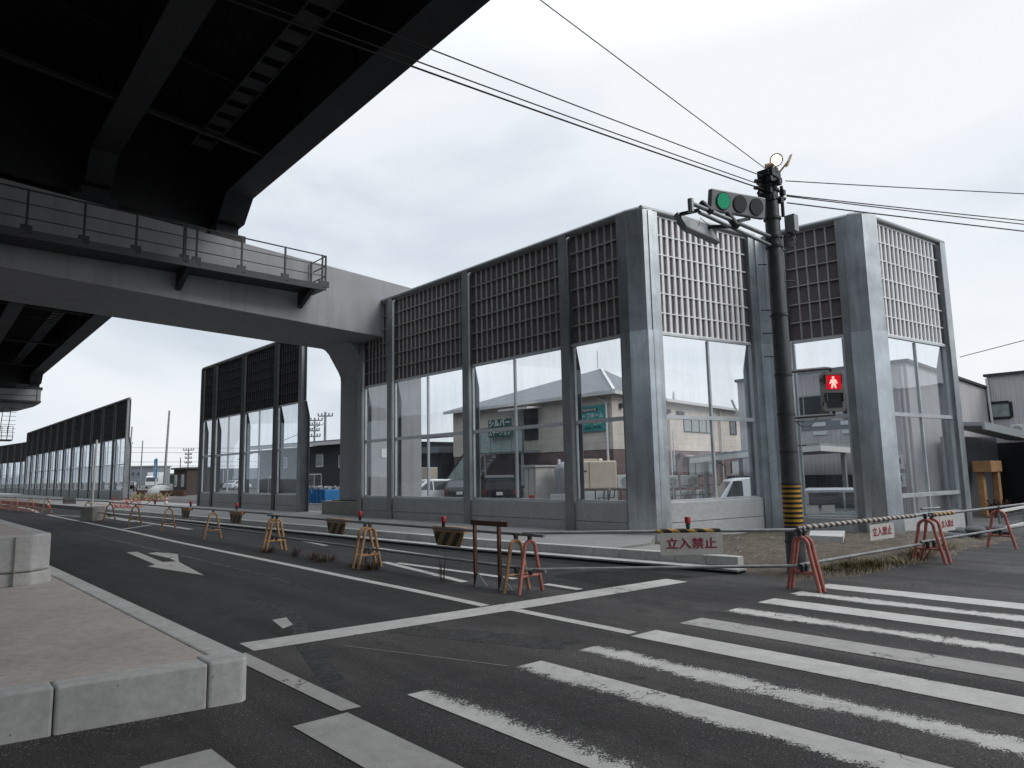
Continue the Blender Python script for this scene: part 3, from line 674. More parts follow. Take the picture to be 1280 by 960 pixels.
# end diaphragms of the girders over the two piers
for yb in (21.3, 66.6):
    for dy in (0.9, 3.0):
        b = MB(); p = V((gx(-10.5,yb), yb+dy-.172*17.5, 11.0)); q = V((gx(7.35,yb), yb+dy, 11.0)); b.bar(p, q, .06, 2.8); build('diaphragm', b, M['girder'], via)

# ------------------------------------------------------------------ signal pole and what it carries
PX, PY = 11.15, 5.5
pole = thing('signal_pole', (PX,PY,0), 'dark leaning signal and cable pole with a black and yellow ringed band near its foot', 'pole')
b = MB(); b.tube([(PX,PY,-.1),(PX,PY,2.5),(PX,PY,6.78)], [.150,.138,.118], 20); build('shaft', b, M['pole'], pole)
b = MB(); b.tube([(PX,PY,.80),(PX,PY,1.46)], [.152,.150], 20); build('hazard_band', b, M['hazard'], pole)
for z in (.55,.79,1.475,2.0,2.62,3.28,4.3,5.5,5.66,6.0,6.35,6.5,6.65):
    b = MB(); b.tube([(PX,PY,z-.02),(PX,PY,z+.02)], .157 if z < 1.5 else .147, 16); build('clamp_band', b, M['darksteel'], pole)
b = MB()
for k in range(26):
    a = random.uniform(0,6.28); r = random.uniform(.10,.2); z = random.uniform(6.3,6.85)
    b.box(PX+r*math.cos(a)-.04, PX+r*math.cos(a)+.04, PY+r*math.sin(a)-.04, PY+r*math.sin(a)+.04, z-.04, z+.05)
for a, z in ((.3,6.44),(.5,6.32),(-.4,6.40),(2.6,6.55),(2.9,6.42),(2.7,6.66)):
    b.tube([(PX,PY,z),(PX+.3*math.cos(a),PY+.3*math.sin(a),z)], .035, 8)
b.box(PX-.16,PX+.14,PY-.14,PY+.14,6.72,6.86)
build('cable_fittings', b, M['darksteel'], pole)
b = MB(); b.box(PX+.14,PX+.30,PY-.32,PY-.14,5.75,6.05); build('junction_box', b, M['sig_back'], pole, .01)
b = MB(); b.tube([(PX+.16,PY-.12,6.05),(PX+.17,PY-.12,6.6)], .03, 8)
for k in range(9):
    c = V((PX+.19,PY-.2,5.62)); r = random.uniform(.06,.15)
    b.tube([c + V((r*math.cos(a)*.8, -r*.5*math.cos(a), r*math.sin(a))) for a in [i*.62 for i in range(11)]], .008, 5)
b.tube([(PX-.1,PY-.12,5.66),(PX-.18,PY-.2,5.45),(PX-.08,PY-.2,5.36),(PX+.1,PY-.15,5.45)], .008, 5)
b.tube([(PX-.12,PY,6.8),(PX-.28,PY+.05,6.7),(PX-.27,PY+.05,6.45),(PX-.1,PY,6.35)], .006, 5)
build('loose_cable', b, M['black'], pole)
for z in (2.1,2.5,3.6,4.0,4.4,4.9,5.2):
    b = MB(); s = 1 if int(z*10) % 2 else -1; b.tube([(PX+.1*s,PY-.1*s,z),(PX+.22*s,PY-.2*s,z)], .01, 6); build('step_bolt', b, M['darksteel'], pole)
b = MB(); b.tube([(PX,PY,5.66),(8.72,5.56,5.70)], .034, 12); b.tube([(PX,PY,5.50),(8.95,5.55,5.60)], .03, 12); b.tube([(8.74,5.56,5.56),(8.74,5.56,5.76)], .045, 10); build('signal_arm', b, M['galv_dull_shade'], pole)

def traffic_signal(c, d, tilt, label, lit, w=1.14, h=.36):
    c = V(c); d = V(d).normalized(); n = V((d.y,-d.x,0)); n = (n*math.cos(tilt) - V((0,0,math.sin(tilt)))).normalized(); u = d.cross(n) * -1
    if u.z < 0: u = -u
    root = thing('traffic_signal', c, label, 'traffic light')
    def P(x, y, z): return c + d*x + u*y + n*z
    m = MB(); m.hexa([P(-w/2,-h/2,-.05),P(w/2,-h/2,-.05),P(w/2,h/2,-.05),P(-w/2,h/2,-.05),P(-w/2,-h/2,.05),P(w/2,-h/2,.05),P(w/2,h/2,.05),P(-w/2,h/2,.05)]); build('housing', m, M['sig_grey'] if lit else M['sig_back'], root, .02)
    for k, x in enumerate((-.33,0.02,.37)):
        m = MB(); m.disc(P(x,0,.05), n, .148, 28, .006); build('lens_rim', m, M['darksteel'], root)
        m = MB(); m.disc(P(x,0,.057), n, .138, 28, .012); ln = build('lens', m, M['lens_green'] if (lit and k == 0) else M['lens_off'], root)
        if lit and k == 0:
            m = MB()
            for ri in range(7):
                cnt = max(1, round(2*PI*ri*.0195/.0215))
                for q in range(cnt):
                    a = 2*PI*q/cnt + ri*.4; m.disc(P(x+ri*.0195*math.cos(a), ri*.0195*math.sin(a), .069), n, .0056, 6, .003)
            build('led_dots', m, M['led'], ln)
    return root, P
tsg, P = traffic_signal((10.245,5.645,6.08), (1.05,-.35,0), .16, 'grey three-light traffic signal with its green light lit, on the pole arm', True)
m = MB(); m.bar(P(-.6,-.05,-.06), V((9.2,5.62,5.75)), .05); m.bar(P(-.1,-.19,-.04), V((9.75,5.58,5.72)), .05); m.bar(P(.3,-.19,-.04), V((9.95,5.5,5.68)), .06); m.tube([V((9.2,5.5,5.65)),V((9.2,5.66,5.85))], .05, 8); m.tube([V((9.85,5.45,5.55)),V((9.85,5.6,5.8))], .06, 8); build('bracket', m, M['darksteel'], tsg)
tsb, P = traffic_signal((9.62,6.02,5.62), (-1,-.06,0), .5, 'traffic signal seen from behind, slung under the arm of the pole', False, w=1.08, h=.34)
m = MB(); m.bar(P(.52,.1,-.06), V((9.0,5.6,5.66)), .05); m.bar(P(-.4,.12,-.06), V((9.95,5.58,5.62)), .06); build('bracket', m, M['darksteel'], tsb)
m = MB(); m.tube([P(.05,.0,-.06),P(.0,.12,-.14),P(-.25,-.12,-.16),P(-.4,.05,-.06)], .006, 5); build('cable', m, M['black'], tsb)
# pedestrian signal
ped = thing('pedestrian_signal', (12.1,5.08,2.72), 'pedestrian signal with lit red standing figure, bracketed to the right of the pole', 'pedestrian light')
pc = V((12.08,5.10,3.02)); pd = V((.70,-.714,0)).normalized(); pn = V((-.714,-.70,0)).normalized()
def PP(x, z, t): return pc + pd*x + V((0,0,z)) + pn*t
m = MB(); r = .05; w, h = .185, .34
out = []
for cx, cz, a0 in ((w-r,h-r,0),(-w+r,h-r,90),(-w+r,-h+r,180),(w-r,-h+r,270)):
    for k in range(5): a = math.radians(a0+22.5*k); out.append((cx+r*math.cos(a), cz+r*math.sin(a)))
m.prism([PP(x,z,-.06) for x, z in out], pn*.12); build('housing', m, M['ped_grey'], ped)
for z, mt in ((.155,'red_glow'),(-.155,'lens_off')):
    m = MB(); m.prism([PP(-.125,z-.12,.061),PP(.125,z-.12,.061),PP(.125,z+.12,.061),PP(-.125,z+.12,.061)], pn*.006); build('light_panel', m, M[mt], ped)
    m = MB()
    m.prism([PP(-.14,z+.125,.06),PP(.14,z+.125,.06),PP(.14,z+.135,.06),PP(-.14,z+.135,.06)], pn*.06)
    for s in (-1,1): m.prism([PP(.13*s,z+.13,.06),PP(.14*s,z+.13,.06),PP(.14*s,z-.02,.06),PP(.13*s,z-.02,.06)], pn*.05)
    build('visor', m, M['ped_grey'], ped)
m = MB(); z = .155
m.disc(PP(0,z+.082,.068), pn, .022, 14, .003)
fig = [(-.028,.055),(.028,.055),(.048,.04),(.068,-.02),(.052,-.028),(.034,.01),(.03,-.02),(.045,-.10),(.02,-.10),(0,-.035),(-.02,-.10),(-.045,-.10),(-.03,-.02),(-.034,.01),(-.052,-.028),(-.068,-.02),(-.048,.04)]
m.prism([PP(x,z+q,.068) for x, q in fig], pn*.003); build('standing_figure', m, M['red_man'], ped)
m = MB(); m.tube([(PX,PY,3.33),(11.95,5.13,3.42),(12.06,5.1,3.42),(12.08,5.1,3.34)], .028, 8); m.tube([(PX,PY,2.56),(11.95,5.13,2.62),(12.06,5.1,2.62),(12.08,5.1,2.70)], .028, 8); m.tube([(11.22,5.45,2.58),(11.35,5.35,2.42),(11.55,5.28,2.42),(11.7,5.22,2.58)], .009, 6); build('bracket', m, M['darksteel'], ped)
for s in (-1,1):
    m = MB(); 
    for z in (.2,-.2): m.prism([PP(s*.185,z-.03,-.03),PP(s*.205,z-.03,-.03),PP(s*.205,z+.03,-.03),PP(s*.185,z+.03,-.03)], pn*.06)
    build('hinge', m, M['ped_grey'], ped)
# floodlight
fl = thing('floodlight', (PX+.12,PY-.08,6.86), 'small lit floodlight clamped on top of the signal pole', 'floodlight')
m = MB(); m.bar((PX+.02,PY,6.86),(PX+.08,PY-.06,7.0),.03); m.bar((PX+.12,PY-.08,6.80),(PX+.26,PY-.24,7.05),.03); m.tube([(PX-.02,PY+.04,6.96),(PX+.06,PY-.04,6.99)], .05, 10); build('bracket', m, M['brass'], fl)
fn = V((-.62,-.55,-.35)).normalized(); fc = V((PX+.10,PY-.10,7.07))
m = MB(); m.tube([fc-fn*.09, fc-fn*.03, fc], [.04,.10,.115], 16); build('reflector', m, M['brass'], fl)
m = MB(); m.bar((PX+.22,PY-.22,6.95),(PX+.30,PY-.27,7.16),.07,.02); build('shade', m, M['brass'], fl)
m = MB(); m.s = True; m.tube([fc+fn*.004, fc+fn*.03, fc+fn*.04], [.085,.06,.015], 16); build('lit_lamp', m, M['lamp'], fl)
# overhead cables
def cable(label, p, q, sag, r=.011, n=40):
    p = V(p); q = V(q); m = MB()
    m.tube([p.lerp(q, k/n) - V((0,0,sag*4*(k/n)*(1-k/n))) for k in range(n+1)], r, 6)
    o = build('overhead_cable', m, M['black']); tag(o, label, 'cable', 'cables on the signal pole'); return o
cable('uppermost cable running from the pole up to the top edge of the picture', (PX-.1,PY,6.88), (PX-.1-26, PY+1.2, 11.2), .05, .008)
cable('middle cable left of the pole, just above the close pair', (PX-.15,PY,6.72), (-18,8.6,7.35), .25, .009)
cable('upper of the close pair of cables running left from the pole under the viaduct', (PX-.15,PY,6.55), (-18,8.7,7.05), .25, .009)
cable('lower of the close pair of cables running left from the pole under the viaduct', (PX-.15,PY,6.48), (-18,8.75,6.98), .26, .012)
for (z, q, s, r, lb) in ((6.72,(15.09,2.66,6.68),.05,.009,'topmost cable running right from the pole'),(6.46,(15.84,2.84,6.40),.05,.010,'second cable running right from the pole'),(6.44,(15.9,2.75,6.30),.05,.010,'third cable from the top running right from the pole'),(6.32,(16.02,2.9,6.25),.05,.012,'lowest cable running right from the pole to the picture edge')):
    p = V((PX+.28,PY-.15,z)); d = V(q) - p; cable(lb, p, p + d*5, s + .1, r)
b = MB(); b.tube([(44,11.5,7.6),(44.0,-6,10.4)], .02, 6); tag(build('overhead_cable', b, M['black']), 'thin distant cable rising over the grey warehouse roof at the right edge', 'cable')

# ------------------------------------------------------------------ pipe barricades along the works
def make_barricade(mat):
    root = thing('pipe_barricade', (0,0,0), 'tmp', 'barricade', 'pipe barricades round the works')
    m = MB(); path = [(-.25,0,0),(-.128,0,.56)] + [(-.118*math.cos(a), 0, .63+.115*math.sin(a)) for a in [PI*k/10 for k in range(0,11)]] + [(.128,0,.56),(.25,0,0)]
    m.tube(path, .029, 10); build('bent_leg_tube', m, M[mat], root)
    m = MB(); m.tube([(-.185,0,.245),(.185,0,.245)], .02, 8); build('cross_bar', m, M[mat], root)
    for z in (.765,.275):
        m = MB(); m.box(-.025,.025,-.022,.022,z-.01,z+.035); m.tube([(0,-.025,z+.06),(0,.025,z+.06)], .034, 10); m.tube([(.03,0,z+.07),(.065,0,z+.085)], .012, 6); build('clamp', m, M['darksteel'], root)
    return root
yb0 = make_barricade('yel'); pb0 = make_barricade('pink'); used = {'y': False, 'p': False}
def barricade(k, x, y, rz, label):
    src = yb0 if k == 'y' else pb0
    o = src if not used[k] else copy_tree(src); used[k] = True
    return place(o, (x,y,.0 if x < 10.5 else .02), rz, label)
for k, x, y, rz, lb in [
    ('p',7.22,7.62,.05,'red pipe barricade frame at the near corner, beside the brown frame'),
    ('y',7.16,7.86,.0,'orange pipe barricade frame tucked behind the red one at the near corner'),
    ('y',7.08,11.92,.0,'orange pipe barricade frame with dry weeds at its feet, nearer of its pair'),
    ('y',7.10,12.14,-.05,'orange pipe barricade frame with dry weeds at its feet, farther of its pair'),
    ('y',7.20,16.42,.0,'orange pipe barricade frame in the second pair from the brown frame, nearer one'),
    ('y',7.22,16.70,.06,'orange pipe barricade frame in the second pair from the brown frame, farther one'),
    ('y',7.44,21.4,.0,'single orange pipe barricade frame standing next beyond the two pairs'),
    ('y',7.58,26.1,.03,'single orange pipe barricade frame, second beyond the two pairs'),
    ('y',7.52,30.1,.0,'single orange pipe barricade frame, third beyond the two pairs'),
    ('y',7.45,33.8,.1,'single orange pipe barricade frame, fourth beyond the two pairs, by the concrete block'),
    ('y',7.55,38.4,.0,'orange pipe barricade frame just past the far concrete block'),
    ('y',7.2,47.0,.1,'far orange pipe barricade frame nearest the striped cone'),
    ('y',6.9,50.5,.1,'far orange pipe barricade frame, second past the striped cone'),
    ('y',6.6,54.5,.1,'far orange pipe barricade frame, third past the striped cone'),
    ('y',6.2,59,.1,'far orange pipe barricade frame, fourth past the striped cone'),
    ('y',5.8,64,.1,'farthest orange pipe barricade frame at the left picture edge'),
    ('p',9.90,4.80,1.42,'red pipe barricade frame before the signal pole, left of its pair'),
    ('p',10.02,4.80,1.48,'red pipe barricade frame before the signal pole, right of its pair'),
    ('p',13.90,4.42,1.70,'red pipe barricade frame with flaking paint, left one right of the small signs'),
    ('p',14.18,4.40,1.38,'red pipe barricade frame with flaking paint, by the dry weeds'),
    ('p',17.22,4.10,1.52,'red pipe barricade frame at the right picture edge by the sandbags')]: barricade(k, x, y, rz, lb)
def pipe(label, p, q, r=.0243):
    m = MB(); m.tube([p, q], r, 10); return tag(build('barrier_pipe', m, M['pipe']), label, 'pipe', 'scaffold pipes clamped to the barricades')
up, lo = .835, .335
pipe('upper grey pipe along the road from the near corner to the second pair of barricades', (7.20,7.3,up), (7.22,17.0,up))
pipe('lower grey pipe along the road from the near corner to the second pair of barricades', (7.22,7.3,lo), (7.24,17.0,lo))
pipe('upper grey pipe along the road beside the single orange barricades', (7.27,16.8,up+.03), (7.53,34.1,up))
pipe('lower grey pipe along the road beside the single orange barricades', (7.29,16.8,lo+.03), (7.55,34.1,lo))
pipe('upper grey pipe along the far barricades at the left', (7.45,33.9,up+.03), (5.7,64.5,up))
pipe('lower grey pipe along the far barricades at the left', (7.47,33.9,lo+.03), (5.7,64.5,lo))
pipe('upper grey pipe carrying the large no-entry sign', (7.1,7.65,up+.03), (9.98,4.82,up+.01))
pipe('lower grey pipe across the closed lane mouth', (7.1,7.67,lo+.0), (10.0,4.84,lo))
pipe('upper grey pipe with pale striped sleeve right of the pole', (9.9,4.83,up+.04), (13.95,4.45,up+.02))
pipe('lower grey pipe right of the pole', (9.9,4.84,lo+.02), (14.0,4.45,lo+.02))
pipe('upper grey pipe reaching the right picture edge', (14.1,4.42,up+.0), (24,3.4,up+.02))
pipe('lower grey pipe reaching the right picture edge', (13.7,4.46,lo+.06), (24,3.45,lo+.03))
pipe('short grey pipe clamped above two red barricades at the right', (13.75,4.42,up+.13), (14.5,4.36,up+.12), .02)
def sleeve(label, p, q, mat):
    m = MB(); m.tube([p, q], .036, 12); return tag(build('striped_sleeve', m, M[mat]), label, 'pipe cover')
sleeve('black and yellow striped sleeve on the pipe above the large no-entry sign', (8.50,6.27,up+.025), (9.15,5.63,up+.02), 'hazard_pipe')
sleeve('long pale and black striped sleeve on the pipe right of the pole', (10.02,4.82,up+.04), (13.6,4.483,up+.022), 'hazard_pipe_w')
sleeve('short black and yellow striped sleeve at the small right-hand no-entry sign', (14.3,4.40,up), (15.1,4.32,up), 'hazard_pipe')
# hanging hazard boards with warning lamps
def board(y, w, label):
    o = thing('hazard_board', (7.22,y,.84), label, 'warning board', 'striped boards on the roadside pipe')
    x = 7.25 + max(0, (y-17)*.012)
    m = MB(); m.prism([(x-.035,y-w/2,.855),(x-.035,y+w/2,.855),(x-.035,y+w/2,.76),(x-.035,y+w/2-.10,.55),(x-.035,y-w/2+.10,.55),(x-.035,y-w/2,.76)], (-.012,0,0)); build('panel', m, M['hazard_board'], o)
    m = MB(); m.prism([(x-.05,y-w/2-.01,.78),(x-.05,y+w/2+.01,.78),(x-.05,y+w/2+.01,.868),(x-.05,y-w/2-.01,.868)], (.1,0,0)); build('hood', m, M['yel'], o)
board(9.6,.84,'black and yellow board hanging from the pipe beside the brown frame')
board(13.5,.80,'black and yellow board hanging from the pipe between the two barricade pairs')
board(19.1,.85,'black and yellow board hanging from the pipe beyond the second barricade pair')
board(23.4,.80,'farthest black and yellow board hanging from the roadside pipe')
def lamp(x, y, z, label, base='green'):
    o = thing('warning_lamp', (x,y,z), label, 'warning light', 'red warning lamps on the pipes')
    m = MB(); m.tube([(x,y,z),(x,y,z+.085)], [.026,.032], 12); build('lamp_base', m, M[base], o)
    m = MB(); m.tube([(x,y,z+.085),(x,y,z+.17),(x,y,z+.18)], [.042,.046,.036], 14); build('lens_cap', m, M['red'], o)
lamp(7.2,9.72,.86,'red warning lamp on the pipe above the board beside the brown frame','black'); lamp(7.2,12.5,.87,'red warning lamp on the pipe at the weedy barricade pair','black')
lamp(7.32,19.3,.90,'dim red warning lamp above the third striped board','black'); lamp(7.4,23.3,.89,'red warning lamp above the farthest striped board','black'); lamp(7.5,27.5,.88,'red warning lamp on the far roadside pipe','black')
lamp(8.82,5.95,.88,'red warning lamp with green base above the large no-entry sign')
def noentry(p, q, z1, z0, size, label, rust=0):
    p = V((*p,0)); q = V((*q,0)); d = (q-p).normalized(); n = V((d.y,-d.x,0)); c = (p+q)/2
    if n.dot(V((-1,-1,0))) < 0: n = -n
    o = thing('no_entry_sign', (c.x,c.y,z0), label, 'sign', 'no-entry signs on the pipes')
    m = MB(); m.prism([p+V((0,0,z0)),q+V((0,0,z0)),q+V((0,0,z1)),p+V((0,0,z1))], n*-.006); build('sign_plate', m, M['signboard'], o)
    text('lettering', '立入禁止', size, c+n*.004+V((0,0,(z0+z1)/2-.005)), d, (0,0,1), M['crimson'], o, .003, .0022*size/.15, (q-p).length*.82/(4.0*size))
noentry((8.50,6.22),(9.14,5.59), .835, .52, .165, 'large white no-entry sign in red letters under a striped pipe sleeve')
noentry((11.88,4.60),(12.68,4.52), .80, .55, .15, 'small white no-entry sign hanging left of the flaking red barricades')
noentry((14.45,4.36),(15.1,4.30), .78, .52, .14, 'small white no-entry sign hanging right of the flaking red barricades')
noentry((7.30,43.2),(7.75,42.3), .95, .60, .16, 'far white notice sign on the pipe by the striped cone')
# brown steel frame
o = thing('steel_frame', (7.02,8.4,0), 'rusty brown steel frame of two posts and a top rail beside the near red barricade', 'frame')
for y in (8.70,8.12):
    m = MB(); m.bar((7.06,y,.0),(7.05,y,1.03),.042,.05); build('post', m, M['rust'], o)
m = MB(); m.bar((7.02,8.74,.985),(7.02,7.88,.985),.03,.075); build('top_rail', m, M['rust'], o)
for y in (8.66,8.08):
    m = MB(); m.prism([(7.0,y,.0),(7.16,y-.12,.0),(7.05,y-.02,.22)], (.03,.02,0)); build('foot_plate', m, M['galv_dull_shade'], o)
# traffic cones
def cone(x, y, label, striped=True):
    o = thing('traffic_cone', (x,y,0), label, 'traffic cone')
    m = MB(); m.box(x-.19,x+.19,y-.19,y+.19,0,.04); build('base', m, M['orange'] if not striped else M['red'], o)
    prev = 0.04
    for z0, z1, mt in ((.04,.26,'o'),(.26,.42,'w'),(.42,.54,'o'),(.54,.62,'w'),(.62,.72,'o')):
        r = lambda z: .15*(1-z/.82)
        m = MB(); m.tube([(x,y,z0),(x,y,z1)], [r(z0),r(z1)], 16); build('body_band' if mt == 'o' else 'white_band', m, M['red'] if mt == 'o' else M['white'], o)
cone(8.45,54.5,'red and white traffic cone by the far orange netting'); cone(13.6,47.5,'red and white traffic cone before the gap between the barriers'); cone(10.9,45.5,'red and white traffic cone in the tangle of orange netting')
for q in ((10.2,44.5),(10.9,43.8)):
    m = MB()
    for k in range(34):
        a = random.uniform(0,6.28); r = random.uniform(.1,.9); p0 = V((q[0]+r*math.cos(a), q[1]+r*math.sin(a), random.uniform(0,.7))); p1 = p0 + V((random.uniform(-.5,.5),random.uniform(-.5,.5),random.uniform(-.3,.3)))
        p1.z = max(.02,p1.z); m.bar(p0, p1, .04, .02)
    tag(build('crumpled_netting', m, M['orange']), 'heap of crumpled orange netting, %s' % ('left part' if q[0] < 10.5 else 'right part against the pole base'), 'netting')
m = MB()
for i in range(36): m.bar((6.95-.0655*i*.5,48+.5*i,.05),(6.95-.0655*i*.5,48+.5*i,.68),.012)
for z in (.08,.18,.28,.38,.48,.58,.68): m.bar((6.95,48,z),(5.77,66,z),.012)
tag(build('safety_net', m, M['orange']), 'orange mesh netting strung along the far barricades', 'netting')
m = MB(); m.plan([(7.1,35.2),(7.7,35.7),(7.35,36.3),(6.75,35.8)], 0, .64); tag(build('concrete_block', m, M['conc_pier'], bevel=.03), 'large concrete block standing behind the far barricades', 'concrete block')
m = MB(); m.prism([(15.85,6.72,.04),(17.3,7.28,.04),(16.9,7.95,.04),(15.75,7.45,.04)], (.03,.0,.17)); tag(build('concrete_slab', m, M['kerb'], bevel=.015), 'pale concrete slab lying on the dirt right of the pole', 'concrete slab')
# sandbags
k = 0
for x, y, z, rz, lb in ((18.6,5.3,.08,.1,'grey sandbag nearest the barrier end post'),(19.3,5.1,.08,-.2,'grey sandbag lying second from the barrier end post'),(20.0,5.0,.08,.2,'grey sandbag lying third from the barrier end post'),(20.7,4.9,.08,0,'grey sandbag lying fourth, at the right end of the row'),(19.0,5.0,.22,.3,'grey sandbag on top of the row, left'),(19.8,4.85,.22,-.1,'grey sandbag on top of the row, right'),(19.9,5.6,.1,.5,'grey sandbag behind the row')):
    m = MB(); m.s = True; nu, nv = 12, 8; vs = []; fs = []
    for i in range(nu):
        for j in range(nv+1):
            a = 2*PI*i/nu; p = -PI/2 + PI*j/nv; f = abs(math.cos(p))**.6
            lx = .34*math.copysign(abs(math.cos(a))**.6, math.cos(a))*f; ly = .22*math.copysign(abs(math.sin(a))**.6, math.sin(a))*f; lz = .085*math.sin(p) + .02*mn.noise(V((lx*6,ly*6,k)))
            vs.append((x+lx*math.cos(rz)-ly*math.sin(rz), y+lx*math.sin(rz)+ly*math.cos(rz), z+lz))
    for i in range(nu):
        for j in range(nv): fs.append((i*(nv+1)+j, ((i+1) % nu)*(nv+1)+j, ((i+1) % nu)*(nv+1)+j+1, i*(nv+1)+j+1))
    m.add(vs, fs); tag(build('sandbag', m, M['bag']), lb, 'sandbag', 'sandbags at the barrier end'); k += 1
m = MB()
for k in range(1500):
    x = random.uniform(-3,2.5); y = isl_front(min(x,2.3)) - abs(random.gauss(0,.13)) - .01; r = random.uniform(.003,.011)
    if x > 2.33: y = random.uniform(5.2,5.9)
    a0 = random.uniform(0,2); pts = [(x+r*math.cos(a+a0)*random.uniform(.7,1.3), y+r*math.sin(a+a0)*random.uniform(.7,1.3), -.002) for a in (0,1.57,3.14,4.71)]
    m.add(pts + [(x,y,r*.8)], [(0,1,4),(1,2,4),(2,3,4),(3,0,4)])
build('gravel', m, M['grit'], kind='stuff')['label'] = 'fine grit swept against the foot of the traffic island kerb'
# weeds
def tuft(name, x, y, n, h, spread, mat, label, cat='weed', z=0, wd=.006):
    m = MB()
    for k in range(n):
        a = random.uniform(0,6.28); r = spread*random.random()**.7*.5; p = V((x+r*math.cos(a), y+r*math.sin(a), z)); hh = h*random.uniform(.35,1); b2 = random.uniform(.1,.8)*spread
        t1 = p + V((b2*.4*math.cos(a), b2*.4*math.sin(a), hh*.6)); t2 = p + V((b2*math.cos(a), b2*math.sin(a), hh*random.uniform(.7,1)))
        s = V((-math.sin(a),math.cos(a),0))*wd
        m.add([p-s,p+s,t1+s*.8,t1-s*.8,t2], [(0,1,2,3),(3,2,4)])
    return tag(build(name, m, M[mat]), label, cat)
tuft('dry_weed', 7.02,11.75,90,.26,.34,'dry','brown dry weed at the foot of the first orange barricade pair'); tuft('dry_weed', 7.0,12.3,60,.2,.3,'dry','brown dry weed behind the first orange barricade pair')
tuft('dry_weed', 7.05,13.6,90,.24,.45,'dry','widest brown dry weed on the asphalt between the barricade pairs'); tuft('dry_weed', 7.05,14.2,50,.2,.3,'dry','smaller brown dry weed beside the widest one')
tuft('dry_weed', 7.05,15.1,36,.3,.2,'dry','upright dry weed catching the lower pipe'); tuft('dry_weed', 7.0,16.4,60,.22,.36,'dry','dry weed at the feet of the second barricade pair')
tuft('dry_weed', 7.1,9.62,16,.62,.14,'dry','tall thin dry stalk under the nearest striped board', wd=.004); tuft('dry_weed', 7.12,12.15,10,.55,.10,'dry','thin dry stalk beside the first orange pair', wd=.004)
tuft('dry_weed', 14.3,4.75,150,.30,.62,'dry','rusty dry weed clump by the flaking red barricades', z=.02); tuft('dry_weed', 15.0,4.85,90,.25,.5,'straw','straw-coloured dry weed right of the flaking barricades', z=.02); tuft('dry_weed', 13.55,4.7,70,.18,.5,'straw','low straw weed left of the flaking barricades', z=.02)
m = MB()
for k in range(1500):
    x = random.gauss(12.5,.8); y = random.gauss(5.1,.32); h = .05 if inside(x,y) else 0
    if not inside(x,y): continue
    a = random.uniform(0,6.28); hh = random.uniform(.03,.11)*(1.5 if abs(x-12.6) < .5 else 1); s = V((-math.sin(a),math.cos(a),0))*.005; p = V((x,y,.03))
    t1 = p+V((.03*math.cos(a),.03*math.sin(a),hh)); m.add([p-s,p+s,t1], [(0,1,2)])
g = build('grass', m, M['grass'], kind='stuff'); g['label'] = 'patchy green grass on the dirt edge right of the pole'
for q, (x, y, n_, h_, sp_) in enumerate(((12.3,5.2,70,.2,.3),(12.9,5.0,60,.16,.35),(11.9,5.3,40,.12,.25),(13.2,5.5,50,.14,.4),(16.2,4.9,60,.18,.5))):
    tuft('weed', x, y, n_, h_, sp_, 'grass', ('leafy weed on the dirt nearest the pole base','leafy weed on the dirt, middle of the patch','tiny weed on the dirt just right of the pole','leafy weed behind the patch of grass','leafy weed at the road edge before the sandbags')[(2,1,0,3,4)[q]] , z=.03, wd=.011)
m = MB()
for k in range(170):
    a = random.uniform(0,6.28); r = random.random()**.5; p = V((17.2+1.5*r*math.cos(a), 65+3.5*r*math.sin(a), .1)); q = p+V((random.uniform(-.6,.6),random.uniform(-.6,.6),random.uniform(.1,.6))); m.bar(p,q,.05,.02)
tag(build('straw_heap', m, M['straw']), 'heap of cut yellow straw in the gap between the far barriers', 'straw heap')
# ------------------------------------------------------------------ buildings behind the barriers
def framed_window(parent, c, d, w, h, n, glass='dark_glass', fr='trim', bars=1, fw=.05):
    c = V(c); d = V(d).normalized(); n = V(n).normalized(); u = V((0,0,1))
    m = MB()
    for s in (-1,1): m.prism([c+d*(s*w/2-fw/2)-u*(h/2)+n*.004, c+d*(s*w/2+fw/2)-u*(h/2)+n*.004, c+d*(s*w/2+fw/2)+u*(h/2)+n*.004, c+d*(s*w/2-fw/2)+u*(h/2)+n*.004], n*.05)
    for s in (-1,1): m.prism([c-d*(w/2-fw/2)+u*(s*h/2-fw/2)+n*.006, c+d*(w/2-fw/2)+u*(s*h/2-fw/2)+n*.006, c+d*(w/2-fw/2)+u*(s*h/2+fw/2)+n*.006, c-d*(w/2-fw/2)+u*(s*h/2+fw/2)+n*.006], n*.055)
    for k in range(bars):
        x = -w/2 + w*(k+1)/(bars+1); m.prism([c+d*(x-fw/2)-u*(h/2-fw/2)+n*.005, c+d*(x+fw/2)-u*(h/2-fw/2)+n*.005, c+d*(x+fw/2)+u*(h/2-fw/2)+n*.005, c+d*(x-fw/2)+u*(h/2-fw/2)+n*.005], n*.045)
    wn = build('window', m, M[fr], parent)
    m = MB(); m.prism([c-d*w/2-u*h/2+n*.003, c+d*w/2-u*h/2+n*.003, c+d*w/2+u*h/2+n*.003, c-d*w/2+u*h/2+n*.003], n*.015); build('pane', m, M[glass], wn)
    return wn
